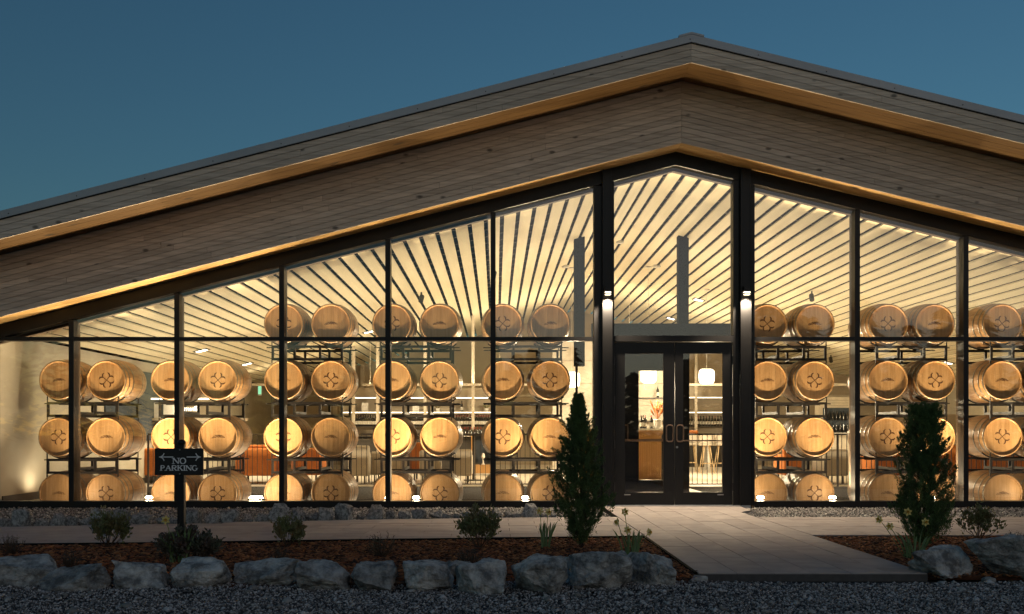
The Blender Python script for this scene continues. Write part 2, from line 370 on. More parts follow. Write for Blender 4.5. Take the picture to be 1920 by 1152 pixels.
def mr_(g, n):
    x = WX1 + .03 + g.random(n) * 5.6; y = -7.2 + g.random(n) * (YN - .02 + 7.2)
    return np.stack([x, y, -.024 + g.random(n) * .016], -1)
scatter('bark_mulch', 16000, mr_, .014, chips, 'reddish bark mulch in the bed right of the walk', long=2.0, flat=.45, seed=6)

# ------------------------------------------------------------------ the building
B = empty('winery_building', (0, 0, 0), label='long low gabled winery with timber roof edge and full glass front', cat='building')
def boards(parent, y0, y1, z0, rows, h, m, xa, xb, lmin, lmax, gap=.006, proud=.004):
    for r_ in range(rows):
        for (s0, s1) in ((XR, xa), (XR, xb)):
            x = s0; sg = 1 if s1 > s0 else -1
            while (s1 - x) * sg > .05:
                L_ = random.uniform(lmin, lmax); e_ = x + sg * L_
                if (s1 - e_) * sg < .6: e_ = s1
                a, b = sorted((x, e_)); pr = random.uniform(0, proud)
                sbox(MB(), a + .0015, b - .0015, y0 - pr, y1, z0 + r_ * h + gap / 2, z0 + (r_ + 1) * h - gap / 2).build('plank', m, parent)
                x = e_
YB, YFa = -.53, -1.25
beam = empty('gable_beam', parent=B)
for a, b in ((XL, XR), (XR, XE)): sbox(MB(), a, b, YB + .02, YB + .32, 5.215, 6.07).build('beam_core', M['dark'], beam)
boards(beam, YB, YB + .02, 5.2, 11, .08, M['cedar'], XL, 9.2, 1.8, 3.9)
fas = empty('fascia', parent=B)
for a, b in ((XL, XR), (XR, XE)): sbox(MB(), a, b, YFa + .02, YFa + .12, 6.10, 6.345).build('fascia_core', M['dark'], fas)
boards(fas, YFa, YFa + .02, 6.08, 3, .09, M['cedar'], XL, 9.2, 2.0, 3.9)
# lined soffits: narrow boards too thin in the photo to pick apart, real joints
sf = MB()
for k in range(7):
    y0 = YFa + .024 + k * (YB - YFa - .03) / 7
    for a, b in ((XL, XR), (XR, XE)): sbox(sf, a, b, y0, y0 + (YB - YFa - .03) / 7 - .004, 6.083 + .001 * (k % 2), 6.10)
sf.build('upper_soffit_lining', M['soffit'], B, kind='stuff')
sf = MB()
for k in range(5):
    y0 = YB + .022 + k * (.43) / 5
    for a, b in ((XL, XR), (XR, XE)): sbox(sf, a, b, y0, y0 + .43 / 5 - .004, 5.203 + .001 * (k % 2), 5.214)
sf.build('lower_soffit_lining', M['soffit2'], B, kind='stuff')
rf = empty('roof', parent=B)
for a, b in ((XL, XR), (XR, XE)):
    sbox(MB(), a, b, YFa + .13, 19.2, 6.14, 6.40).build('roof_deck', M['flash'], rf)
    sbox(MB(), a, b, YFa - .03, YFa + .125, 6.352, 6.455).build('edge_flashing', M['flash'], rf)
    sbox(MB(), a, b, YFa - .012, YFa + .02, 6.338, 6.352).build('drip_edge', M['black'], rf)
rc = MB(); sbox(rc, XR - .17, XR, YFa - .036, 19, 6.457, 6.485); sbox(rc, XR, XR + .17, YFa - .036, 19, 6.457, 6.485); rc.build('ridge_cap', M['flash'], rf)
rvt = MB()
x = XL + .4
while x < 9:
    d_ = drop(x); rvt.box(x - .006, x + .006, YFa - .036, YFa - .03, 6.385 - d_, 6.397 - d_); x += .92
rvt.build('flashing_screws', M['black'], rf, kind='stuff')
# joints in the flashing
for x in (-6.2, -3.2, -.2, 5.2, 8.1):
    sbox(MB(), x - .03, x + .03, YFa - .034, YFa - .0305, 6.353, 6.456).build('flashing_joint', M['flash'], rf)

# curtain wall
FY0, FY1 = -.08, .10
cw = empty('glass_front', parent=B)
ZI = 5.008; ZT0, ZT1 = 2.425, 2.482; ZS = .068
for a, b in ((XL, XR), (XR, XE)):
    sbox(MB(), a, b, FY0, FY1, ZI, 5.2).build('head_frame', M['black'], cw)
    sbox(MB(), a, b, FY1 + .002, FY1 + .10, ZI - .045, ZI + .10).build('head_trim', M['bronze'], cw)
mulls = [-7.79, -6.24, -4.69, -3.15, -1.59, -.043]; mr2 = [5.31, 6.905, 8.50, 10.1, 11.7]
for x in mulls + mr2:
    MB().box(x - .037, x + .037, FY0, FY1, ZS, ZI - drop(x) - (.0 if x < XR else 0) - .012).build('mullion', M['black'], cw)
    MB().box(x - .032, x + .032, FY1 + .002, FY1 + .075, ZS, ZI - drop(x) - .05).build('mullion_cover', M['bronze'], cw)
def fr(x0, x1, nm='mullion', y0=FY0, y1=FY1, z0=.0): MB().box(x0, x1, y0, y1, z0, ZI - max(drop(x0), drop(x1)) - .003).build(nm, M['black'], cw)
fr(1.44, 1.556); fr(1.703, 1.735, z0=.0); fr(3.485, 3.575, z0=.0); fr(3.737, 3.80)
for (a, b) in ((XL, 1.44), (3.80, XE)):
    MB().box(a, b, FY0 - .004, FY1 - .004, G - .06, ZS).build('sill', M['black'], cw)
    MB().box(a, b, FY1 + .002, FY1 + .12, G - .06, ZS - .012).build('inner_sill', M['bronze'], cw)
xs = [XL] + mulls + [1.44 + .037]; pans = list(zip(xs, xs[1:])); xs2 = [3.80 - .037] + mr2 + [XE]; pans += list(zip(xs2, xs2[1:]))
for a, b in pans:
    a2, b2 = a + .037, b - .037
    zt = ZI - max(drop(a), drop(b))
    if zt > ZT1 - .1 or True:
        MB().box(a2, b2, FY0 + .006, FY1 - .02, ZT0, ZT1).build('transom', M['black'], cw)
    MB().box(a2, b2, -.006, .006, ZS, ZT0).build('pane', M['glass'], cw)
    ha, hb = ZI - drop(a2), ZI - drop(b2)
    if min(ha, hb) > ZT1:
        MB().hexa([(a2, -.006, ZT1), (b2, -.006, ZT1), (b2, .006, ZT1), (a2, .006, ZT1), (a2, -.006, ha), (b2, -.006, hb), (b2, .006, hb), (a2, .006, ha)]).build('pane', M['glass'], cw)
# centre bay above the doors
m = MB(); a, b = 1.735, 3.485; za, zb, zr = ZI - drop(a), ZI - drop(b), ZI
m.add([(a, -.006, 2.50), (b, -.006, 2.50), (b, -.006, zb), (XR, -.006, zr), (a, -.006, za), (a, .006, 2.50), (b, .006, 2.50), (b, .006, zb), (XR, .006, zr), (a, .006, za)],
      [(0, 1, 2, 3, 4), (9, 8, 7, 6, 5), (0, 5, 6, 1), (1, 6, 7, 2), (2, 7, 8, 3), (3, 8, 9, 4), (4, 9, 5, 0)])
m.build('pane', M['glass'], cw)
MB().box(1.735, 3.485, FY0 - .01, FY1, 2.415, 2.50).build('door_header', M['black'], cw)
# steel posts proud of the frame
for x0, x1 in ((1.559, 1.703), (3.578, 3.734)):
    p = empty('steel_post', parent=B)
    zt = 5.195 - max(drop(x0), drop(x1))
    MB().box(x0, x0 + .018, -.15, FY1, G, zt).build('flange', M['black'], p); MB().box(x1 - .018, x1, -.15, FY1, G, zt).build('flange', M['black'], p)
    MB().box(x0 + .018, x1 - .018, -.142, -.12, G, zt).build('web', M['black'], p)
# exterior walls, back wall
MB().box(XL - .3, XL, -.5, 19, G, 2.35).build('side_wall', M['wallg'], B)
sbox(MB(), XE, XE + .3, -.5, 19, 0, 5.0).build('side_wall', M['wallg'], B)
# doors
def door(side):
    x0, x1 = (1.742, 2.626) if side < 0 else (2.634, 3.478)
    g0, g1 = (1.898, 2.465) if side < 0 else (2.756, 3.339); gz0, gz1 = .197, 2.237
    d = empty('door', parent=B)
    f = MB(); f.box(x0, x1, -.05, .0, .012, gz0); f.box(x0, x1, -.05, .0, gz1, 2.405); f.box(x0, g0, -.05, .0, gz0, gz1); f.box(g1, x1, -.05, .0, gz0, gz1)
    f.build('door_frame', M['black'], d)
    MB().box(g0, g1, -.031, -.019, gz0, gz1).build('pane', M['glass'], d)
    hx0, hx1 = (2.488, 2.602) if side < 0 else (2.640, 2.752)
    z0, z1 = .945, 1.185; ya = -.12; c = .03
    pts = [(hx1 if side < 0 else hx0, -.05, z0), (hx1 if side < 0 else hx0, ya, z0)]
    h = MB(); xa_, xb_ = hx0 + .008, hx1 - .008
    loop = [(xa_ + c, ya, z0), (xb_ - c, ya, z0), (xb_ - .01, ya, z0 + .01), (xb_, ya, z0 + c), (xb_, ya, z1 - c), (xb_ - .01, ya, z1 - .01), (xb_ - c, ya, z1), (xa_ + c, ya, z1), (xa_ + .01, ya, z1 - .01), (xa_, ya, z1 - c), (xa_, ya, z0 + c), (xa_ + .01, ya, z0 + .01), (xa_ + c, ya, z0)]
    h.path(loop, .010, 8); h.tube(((xa_ + xb_) / 2, ya, z0), ((xa_ + xb_) / 2, -.05, z0), .009); h.tube(((xa_ + xb_) / 2, ya, z1), ((xa_ + xb_) / 2, -.05, z1), .009)
    h.build('pull_handle', M['bronzebar'], d, smooth=False)
    b_ = MB(); b_.tube((g0 - .03, .06, .955), (g1 + .03, .06, .955), .011); b_.tube((g0 - .02, .06, .955), (g0 - .02, .0, .955), .01); b_.tube((g1 + .02, .06, .955), (g1 + .02, 0, .955), .01)
    b_.build('push_bar', M['bronzebar'], d)
    hx = x0 - .004 if side < 0 else x1 + .004
    for z in (2.14, 1.55, .90, .28): MB().tube((hx, -.062, z - .06), (hx, -.062, z + .06), .011).build('hinge', M['hinge'], d)
    sx = g0 - .01 if side < 0 else g1 - .08
    MB().box(sx, sx + .09, -.056, -.050, .155, .170).build('drain_cover', M['bolt'], d)
    if side > 0: MB().tube((2.664, -.06, .86), (2.664, -.05, .86), .016, 12).build('lock', M['bolt'], d)
M['bronzebar'] = mat('dark_bronze_bar', (.22, .15, .11), rough=.3, metal=.7); M['hinge'] = mat('black_hinge', (.05, .048, .05), rough=.3, metal=.5)
door(-1); door(1)
MB().box(1.56, 3.72, -.16, .10, G, .010).build('threshold', M['flash'], B)

# ceiling: boards along the depth with open dark slots between
cl = empty('ceiling', parent=B)
for a, b in ((XL, XR), (XR, XE)):
    sbox(MB(), a, b, .21, 18.9, 5.30, 5.34).build('ceiling_void', M['dark'], cl)
ZC = 5.10; SP = .2545; SW = .068
k = -42
while True:
    x0 = XR + k * SP + SW / 2; x1 = XR + (k + 1) * SP - SW / 2; k += 1
    if x0 < XL + .5: continue
    if x1 > XE: break
    sbox(MB(), x0, x1, .205, 18.6, ZC, ZC + .022).build('ceiling_board', M['ceil'], cl)
bt = MB(); y = .5
while y < 18.5:
    for a, b in ((XL, XR), (XR, XE)): sbox(bt, a, b, y, y + .045, ZC + .03, ZC + .075)
    y += .6
bt.build('battens', M['bronze'], cl, kind='stuff')
# room shell
XW = -7.42
MB().box(XW - .1, XW, .20, 18.7, -.6, 2.56).build('inner_side_wall', M['wallg'], B)
MB().box(XW, XW + .02, .25, 18.6, .0, .12).build('baseboard', M['shelf'], B)
bw = MB()
for a, b in ((XW, XR), (XR, XE)):
    p = [(a, 18.45, 0), (b, 18.45, 0), (b, 18.6, 0), (a, 18.6, 0), (a, 18.45, ZC - drop(a)), (b, 18.45, ZC - drop(b)), (b, 18.6, ZC - drop(b)), (a, 18.6, ZC - drop(a))]
    bw.hexa(p)
bw.build('back_wall', M['wall'], B)
MB().box(XW, XE, 5.2, 18.45, -.1, 0).build('interior_floor', M['floor'], kind='structure', label='pale floor of the tasting room')
MB().box(XW, XE, .22, 5.19, -.50, -.42).build('barrel_pit_floor', M['pit'], kind='structure', label='sunken dark floor under the barrel racks')
MB().box(XW, XE, 5.15, 5.198, -.42, -.004).build('pit_wall', M['pit'], kind='structure', label='dark edge between sunken floor and tasting room')
MB().box(1.60, 3.72, .22, 5.148, -.42, .0).build('entry_walkway', M['floor'], kind='structure', label='raised entry floor behind the doors')
MB().box(XW + .021, -6.93, .24, 5.148, -.42, .0).build('side_ledge', M['floor'], kind='structure', label='pale raised ledge along the side wall')
MB().box(-6.9, XE, 18.40, 18.448, 2.25, 2.31).build('ledge', M['post'], B)
for x, zb_ in ((px(1086, 4.7), 2.36), (px(1280, 4.7), .001)):
    MB().box(x - .1, x + .1, 4.6, 4.8, zb_, ZC - drop(x) + .03).build('column', M['dark'], B)
    if zb_ > 1: MB().box(x - .075, x - .03, 4.66, 4.72, .001, zb_ - .002).build('slim_post', M['black'], B)
# dark recess in the side wall, back wall pillars and doors
MB().box(XW + .002, XW + .03, 4.2, 9.2, .9, 2.35).build('side_window_recess', M['bluew'], B)
for x in (-7.0, -5.3, -4.4, -2.1): MB().box(x - .06, x + .06, 18.30, 18.44, 0, ZC - drop(x)).build('pilaster', M['post'], B)
for x in (5.6, 8.2): MB().box(x - .5, x + .5, 18.36, 18.44, .0, 2.2).build('back_door', M['wallg'], B)
# vestibule frame behind the doors
v = empty('inner_doorway', parent=B)
vm = MB(); yv = 2.0
vm.box(1.62, 1.96, yv, yv + .06, .004, 2.62); vm.box(1.96, 2.39, yv, yv + .06, .004, 2.62); vm.box(2.39, 2.83, yv, yv + .06, 2.11, 2.62); vm.box(2.39, 2.83, yv, yv + .06, .004, .28); vm.box(2.83, 3.0, yv, yv + .06, .004, 2.62)
vm.build('inner_door_leaf', M['black'], v); MB().box(2.395, 2.825, yv + .025, yv + .037, .282, 2.108).build('pane', M['glass'], v)
MB().box(3.13, 3.24, yv, yv + .08, .004, 2.62).build('jamb', M['black'], v)
MB().box(1.60, 4.0, yv - .02, yv + .10, 2.625, 2.90).build('header_beam', M['black'], v)
MB().tube((2.0, yv - .06, .955), (2.8, yv - .06, .955), .012).build('push_bar', M['bronzebar'], v)
h = MB(); h.path([(1.985, yv - .05, .96), (1.985, yv - .05, 1.2), (2.2, yv - .05, 1.2), (2.2, yv - .05, .96)], .011); h.build('pull_handle', M['bronzebar'], v)

# railing
YRL = 5.12
rl = empty('railing', (0, YRL, 0), label='black baluster railing between barrel racks and tasting room', cat='railing')
def rail(x0, x1):
    MB().box(x0, x1, -.02, .02, 1.02, 1.055).build('top_rail', M['rack'], rl)
    MB().box(x0, x1, -.012, .012, .04, .06).build('bottom_rail', M['rack'], rl)
    bl = MB(); n = int((x1 - x0) / .098)
    for i in range(n + 1):
        x = x0 + (x1 - x0) * i / n; bl.box(x - .0055, x + .0055, -.006, .006, .06, 1.02)
    bl.build('balusters', M['rack'], rl, kind='stuff')
    for i in range(int((x1 - x0) / 1.6) + 1):
        x = x0 + (x1 - x0) * i / int((x1 - x0) / 1.6); MB().box(x - .016, x + .016, -.018, .018, .0, 1.02).build('rail_post', M['rack'], rl)
rail(-6.9, 2.25); rail(3.3, 12.0)

# ------------------------------------------------------------------ barrels and racks
RB, LB = .298, .95
def brad(y):
    t = (y / LB - .5) * 2; return RB + .044 * (1 - t * t)
prof = [(.276, .028), (.281, .004), (.285, 0.), (RB - .003, 0.), (RB, .004)] + [(brad(LB * i / 14), LB * i / 14) for i in range(1, 14)] + [(RB, LB - .002), (.28, LB), (.276, LB - .036), (0.001, LB - .036)]
body_me = MB().lathe(prof, 44, 'y').mesh('body', M['staves'], True)
def hoop_mesh(y, wd):
    a, b = y, y + wd
    return MB().lathe([(brad(a) - .002, a), (brad(a) + .0028, a), (brad(b) + .0028, b), (brad(b) - .002, b)], 44, 'y').mesh('hoop', M['hoop'], False)
hoops = [hoop_mesh(y, wd) for y, wd in ((.006, .034), (.115, .032), (.255, .036), (.66, .036), (.803, .032), (.91, .034))]
for hm in hoops: hm.polygons.foreach_set('use_smooth', [True] * len(hm.polygons))
RH = .277; nb = 7; edges = [-RH + 2 * RH * i / nb for i in range(nb + 1)]
edges = [e_ + (random.uniform(-.012, .012) if 0 < i < nb else 0) for i, e_ in enumerate(edges)]
hb_me = []
for a, b in zip(edges, edges[1:]):
    a += .0008; b -= .0008
    xs_ = [a + (b - a) * i / 6 for i in range(7)]; top = [math.sqrt(max(0, RH * RH - x * x)) for x in xs_]
    ring = [(x, t) for x, t in zip(xs_, top)] + [(x, -t) for x, t in reversed(list(zip(xs_, top)))]
    n = len(ring); m_ = MB().add([(x, .027, z) for x, z in ring] + [(x, .043, z) for x, z in ring], [tuple(range(n))] + [(i, n + i, n + (i + 1) % n, (i + 1) % n) for i in range(n)])
    hb_me.append(m_.mesh('head_board', M['head']))
# burnt clover mark: four open leaves whose sides swell and taper
def emblem_mesh():
    mb = MB(); S = .112
    half = [(0, 0, .085), (.14, .14, .085), (.28, .27, .09), (.385, .395, .11), (.45, .53, .15), (.47, .68, .20), (.43, .83, .19), (.35, .93, .14), (.22, .995, .05)]
    P = []
    for i in range(len(half) - 1):
        p0 = half[max(i - 1, 0)]; p1 = half[i]; p2 = half[i + 1]; p3 = half[min(i + 2, len(half) - 1)]
        for j in range(4):
            t = j / 4; P.append(tuple(.5 * ((2 * p1[c]) + (-p0[c] + p2[c]) * t + (2 * p0[c] - 5 * p1[c] + 4 * p2[c] - p3[c]) * t * t + (-p0[c] + 3 * p1[c] - 3 * p2[c] + p3[c]) * t ** 3) for c in range(3)))
    P.append(half[-1])
    for q in range(4):
        ca, sa = math.cos(q * math.pi / 2), math.sin(q * math.pi / 2)
        for mir in (-1, 1):
            L_, R_ = [], []
            for i, (x, z, wd) in enumerate(P):
                a = P[max(i - 1, 0)]; b = P[min(i + 1, len(P) - 1)]; dx, dz = b[0] - a[0], b[1] - a[1]; l = math.hypot(dx, dz) or 1
                nx, nz = -dz / l * wd / 2, dx / l * wd / 2
                L_.append((x + nx, z + nz)); R_.append((x - nx, z - nz))
            vs = [(mir * x, z) for x, z in L_] + [(mir * x, z) for x, z in R_]
            vs = [((x * ca - z * sa) * S, .0262 - .0002 * (q % 2) - .0001 * (mir > 0), (x * sa + z * ca) * S) for x, z in vs]
            n = len(P); mb.add(vs, [((i, i + 1, n + i + 1, n + i) if mir > 0 else (i, n + i, n + i + 1, i + 1)) for i in range(n - 1)])
    return mb.mesh('clover_mark', M['brand'])
em_me = emblem_mesh()
def text_mesh(s, size, name, m, warp=None, extrude=.001, shear=0., spacing=1.):
    cu = bpy.data.curves.new(name, 'FONT'); cu.body = s; cu.size = size; cu.align_x = 'CENTER'; cu.align_y = 'CENTER'; cu.extrude = extrude; cu.shear = shear; cu.space_character = spacing
    cu.resolution_u = 3; cu.offset = .0012 if name == 'word_mark' else 0
    o = bpy.data.objects.new(name, cu); COL.objects.link(o)
    dg = bpy.context.evaluated_depsgraph_get(); me = bpy.data.meshes.new_from_object(o.evaluated_get(dg)); me.name = name
    bpy.data.objects.remove(o); me.materials.clear(); me.materials.append(m)
    for v_ in me.vertices:
        x, y, z = v_.co; 
        if warp: x, y = warp(x, y)
        v_.co = (x, -z, y)
    return me
def wp(x, y):
    t = min(1, abs(x) / .105); hgt = 1.0 - .55 * t * t
    return x, (y + .008) * hgt * 1.35 - .004 - .014 * t * t
wm_me = text_mesh('CLOVERETH', .040, 'word_mark', M['brand'], wp, .0006, spacing=1.0)
xm = max(abs(v_.co.x) for v_ in wm_me.vertices)
for v_ in wm_me.vertices: v_.co.x *= .098 / xm; v_.co.y += .0262; 
bar_me = MB().box(-.045, .045, .0322, .0330, -.0225, -.020).mesh('underline', M['brand'])
def rack_parts(root):
    z0, z1 = -.566, -.336; T = .018
    for nm, y in (('front_frame', .03), ('rear_frame', .90)):
        f = MB(); f.box(-.55, .55, y - T, y + T, z1 - 2 * T, z1); f.box(-.55, .55, y - T, y + T, z0, z0 + 2 * T)
        for x in (-.532, -.197, .197, .532): f.box(x - T, x + T, y - T + .002, y + T - .002, z0 + 2 * T, z1 - 2 * T)
        for x in (-.545, .545): f.box(x - .007, x + .007, y - .007, y + .007, z1, z1 + .085); f.box(x - .007, x + .007, y - .007, y + .007, z0 - .05, z0)
        f.build(nm, M['rack'], root)
    for x in (-.197, .197):
        MB().box(x - .02, x + .02, .05, .88, z0 + .045, z0 + .085).build('fork_tube', M['rack'], root)
    for xc in (-.365, .365):
        for y in (.20, .72):
            c = MB(); r0 = brad(y) + .010
            pts = [(xc + r0 * math.sin(a), y, -r0 * math.cos(a)) for a in [R(t) for t in range(-42, 43, 12)]]
            c.path(pts, .010, 6); c.tube((xc - .30, y, z1 - .02), (xc + .30, y, z1 - .02), .009, 6)
            c.build('cradle', M['rack'], root)
barrel0 = empty('wine_barrel', label='x', cat='barrel')
inst('body', body_me, barrel0)
for hm in hoops: inst('hoop', hm, barrel0)
hd = empty('head', parent=barrel0)
for hm in hb_me: inst('head_board', hm, hd)
rack0 = empty('barrel_rack', label='x', cat='rack'); rack_parts(rack0)
cols_ = [(153.5, 3, 'far left'), (364, 3, 'second'), (575.5, 4, 'third'), (780, 4, 'fourth'), (987, 4, 'fifth'), (1484, 4, 'sixth'), (1710, 4, 'seventh'), (1925, 4, 'far right')]
rowz = [2.751, 1.880, 1.010, .142]; rn = ['top', 'second', 'third', 'bottom']
first_b = first_r = True
for ci, (cx, nlev, cn) in enumerate(cols_):
    X = px(cx, .6)
    stack = 'far left stack' if ci == 0 else 'far right stack' if ci == 7 else cn + ' stack from the left'
    for ri in range(4 - nlev, 4):
        rname = rn[ri] if nlev == 4 else {1: 'top', 2: 'middle', 3: 'bottom'}[ri]
        z = rowz[ri] + random.uniform(-.004, .004); dy = random.uniform(-.012, .012)
        r_ = rack0 if first_r else copy_tree(rack0); first_r = False
        r_.location = (X, .6 + dy, z); r_['group'] = 'barrel racks behind the glass'
        r_['label'] = f'dark steel rack under the {rname} pair of barrels, {stack}'
        for si, s in enumerate((-1, 1)):
            b_ = barrel0 if first_b else copy_tree(barrel0)
            b_.location = (X + s * .3635 + random.uniform(-.006, .006), .6 + dy, z); b_['group'] = 'oak barrels on racks behind the glass'
            b_.rotation_euler = (0, 0, 0)
            mark = (ri + si) % 2 == 0
            for ch in b_.children:
                if ch.name.startswith('body'): ch.rotation_euler[1] = random.uniform(0, 6.28)
                if ch.name.startswith('head'): ch.rotation_euler[1] = random.uniform(-.02, .02)
            b_['label'] = f"oak barrel with {'clover mark' if mark else 'word mark'}, {'left' if s < 0 else 'right'} of {rname} pair, {stack}"
            b_['_mark'] = mark; first_b = False
for o in [o for o in COL.objects if '_mark' in o.keys()]:
    tilt = random.uniform(-.12, .12)
    if o['_mark']: inst('clover_mark', em_me, o, rot=(0, tilt, 0), loc=(0, 0, 0))
    else:
        q = inst('word_mark', wm_me, o, rot=(0, tilt * .4, 0)); 
    del o['_mark']

# floor uplights in front of the barrels; those behind mullions are added for evenness
up0 = None
upx = [(-6.32, 'beside the side wall'), (-5.22, 'between first and second stack'), (-3.61, 'wide one between second and third stack'), (-1.2, 'between the fourth stack barrels'),
       (-4.78, 'added behind the third mullion from the left'), (-3.21, 'added behind the mullion crossing the third stack'), (-1.62, 'added behind the mullion crossing the fourth stack'), (7.03, 'added behind the last mullion before the right edge'),
       (.44, 'between the fifth stack barrels'), (3.98, 'just right of the doors'), (5.06, 'between sixth and seventh stack'), (6.55, 'behind the right conifer'), (8.05, 'under the far right stack')]
for i, (x, lb) in enumerate(upx):
    u = empty('floor_uplight', (x, .28, -.42), label=f'small lit floor uplight behind the glass, {lb}', cat='light', group='floor uplights along the glass')
    MB().lathe([(.001, 0), (.05, 0), (.05, .02), (.014, .03), (.014, .40), (.045, .42), (.05, .50), (.04, .505)], 14).build('stand', M['rack'], u)
    wdt = .10 if i == 2 else .048
    MB().lathe([(.001, .54), (.030, .535), (.038, .52), (.036, .506)], 16).build('lens', M['lit'], u, smooth=True).scale = (wdt / .036, 1.2, 1.)
    lamp('uplight_bulb', 'SPOT', (0, .0, .575), (260 if i == 0 else 330 if i in (10, 11, 12, 13) or 'mullion' in lb else 520), (1, .78, .48), u, rot=(R(180 + 22), 0, 0), size=.02, spot=124, blend=1.)

u = empty('floor_uplight', (-7.12, 1.15, 0), label='small floor uplight on the pale ledge washing the left side wall', cat='light')
MB().lathe([(.001, 0), (.06, 0), (.06, .02), (.05, .03)], 14).build('stand', M['rack'], u); MB().lathe([(.05, .03), (.03, .045), (.001, .048)], 14).build('lens', M['down'], u, smooth=True)
lamp('uplight_bulb', 'SPOT', (0, 0, .08), 22, WARM, u, rot=(R(180), R(-12), 0), size=.05, spot=150, blend=1.)

# ------------------------------------------------------------------ tasting room things
def bottle_mesh(k):
    mb = MB().lathe([(.001, 0), (.037, 0), (.038, .01), (.038, .19), (.030, .22), (.014, .25), (.0135, .31), (.001, .312)], 10)
    me = mb.mesh('bottle_glass', M['bottle'], True); return me
bt_me = bottle_mesh(0); lb_me = MB().lathe([(.0388, .05), (.0388, .14)], 10).mesh('bottle_label', M['blabel'], True); cp_me = MB().lathe([(.0145, .255), (.0145, .313), (.001, .3135)], 8).mesh('bottle_cap', M['redcap'], True)
def bottle(x, y, z, label, group=None, red=False):
    b_ = inst('wine_bottle', bt_me, loc=(x, y, z), label=label, cat='bottle', group=group)
    inst('paper_label', lb_me, b_)
    if red: inst('capsule', cp_me, b_)
def shelf_unit(x0, x1, Y, lab, posts, levels, top):
    s = empty('shelving', ((x0 + x1) / 2, Y, 0), label=lab, cat='shelves'); cx = (x0 + x1) / 2
    MB().box(x0 - cx, x1 - cx, .38, .40, 0, top).build('back_panel', M['wall'], s)
    for x in posts: MB().box(x - .04 - cx, x + .04 - cx, -.03, .03, 0, ZC - drop(x) - .01).build('upright', M['post'], s)
    for z in levels:
        MB().box(x0 - cx, x1 - cx, .04, .36, z - .03, z).build('shelf', M['shelf'], s)
    for z in levels[:2]:
        MB().box(x0 - cx + .02, x1 - cx - .02, .02, .036, z - .028, z - .006).build('led_strip', M['led'], s)
    MB().box(x0 - cx, x1 - cx, .0, .37, .0, .9).build('base_cabinet', M['shelf'], s)
    return s
Y1 = 12.6
s1 = shelf_unit(px(640, Y1), px(930, Y1), Y1, 'tall lit wine shelving seen between third and fifth stacks', [px(v, Y1) for v in (663, 708, 797, 887)], [2.03, 1.63, 1.24, .98], 2.3)
for (a, b, n, red, bay) in ((668, 704, 9, 0, 'left bay of the lit shelves'), (758, 792, 10, 0, 'shelf bay behind the fourth stack'), (840, 882, 9, 1, 'shelf bay right of the fourth stack'), (889, 925, 9, 1, 'shelf bay beside the fifth stack')):
    for i in range(n): bottle(px(a + (b - a) * i / (n - 1), Y1 + .2), Y1 + .16, 1.24, ('red capped' if red else 'dark') + ' wine bottle in the row in the ' + bay, 'bottles in the ' + bay, bool(red))
for (a, b, n) in ((866, 925, 11),):
    for i in range(n): bottle(px(a + (b - a) * i / (n - 1), Y1), Y1 - .12, .905, 'dark wine bottle on the counter below the wall shelves', 'bottles on the shelf counter', True)
bottle(px(866, Y1 + .2), Y1 + .2, 1.63, 'lone dark bottle on the second shelf above the cream chair')
for xx, sc_ in ((683, 1.), (779, .9)):
    p_ = inst('picture_card', MB().box(-.09, .09, -.01, .01, 0, .25).mesh('card', M['white']), loc=(px(xx, Y1), Y1 + .15, 1.631), label='white card standing on the shelf ' + ('left of the fourth stack' if xx < 700 else 'behind the fourth stack rack'), cat='card')
for i, xx in enumerate((820, 912)):
    p_ = empty('potted_plant', (px(xx, Y1), Y1 + .18, 1.631), label='small white pot with sprig on the lit shelf ' + ('behind the fourth stack' if i == 0 else 'left of the fifth stack'), cat='plant')
    MB().lathe([(.001, 0), (.045, 0), (.06, .1), (.05, .1)], 12).build('pot', M['white'], p_)
    lf = MB(); [lf.tube((0, 0, .09), (math.cos(a) * .1, math.sin(a) * .04, .19 + .03 * math.sin(3 * a)), .006, 4, .014) for a in [j * 1.05 for j in range(6)]]; lf.build('sprig', M['leaf'], p_)
Y2 = 16.2
s2 = shelf_unit(px(1285, Y2), px(1375, Y2), Y2, 'lit bottle shelves seen through the right door leaf', [px(1305, Y2)], [2.16, 1.70, 1.27, 1.0], 2.5)
for i in range(12): bottle(px(1294 + 60 * i / 11, Y2), Y2 + .18, 1.27, 'wine bottle on the shelves seen through the right door', 'bottles behind the right door', i % 3 == 0)
for i in range(3): inst('fruit', MB().lathe([(.001, 0), (.06, .02), (.08, .07), (.06, .12), (.001, .14)], 10).mesh('fruit', M['orange'], True), loc=(px(1296 + 5 * i, Y2 - .4), Y2 - .3, 1.0), label='orange bowl-like ball on the counter behind the right door', cat='ornament', group='orange balls on the back counter')
# concrete wall and bar seen through the left door leaf
Yc = 11.6
cwl = empty('concrete_wall', (px(1150, Yc), Yc, 0), label='pale board marked concrete wall behind the bar', cat='wall'); xa, xb = px(1036, Yc) - px(1150, Yc), px(1262, Yc) - px(1150, Yc)
zc = 0.
while zc < 2.95:
    for x0, x1 in ((xa, (xa + xb) / 2 - .3), ((xa + xb) / 2 - .3, xb)):
        MB().box(x0 + .004, x1 - .004, random.uniform(-.004, .004), .15, zc + .004, zc + .586).build('concrete_panel', M['concr'], cwl)
    zc += .59
for z in (1.98, 1.38):
    s_ = MB().box(px(1165, Yc - .2), px(1262, Yc - .2), Yc - .22, Yc - .01, z - .03, z).build('wall_shelf', M['shelf'], label='thin dark shelf on the concrete wall, ' + ('upper' if z > 1.5 else 'lower') + ' one', cat='shelf')
bottle(px(1233, Yc - .1), Yc - .12, 1.98, 'single dark bottle on the upper shelf of the concrete wall')
Yb = 8.0
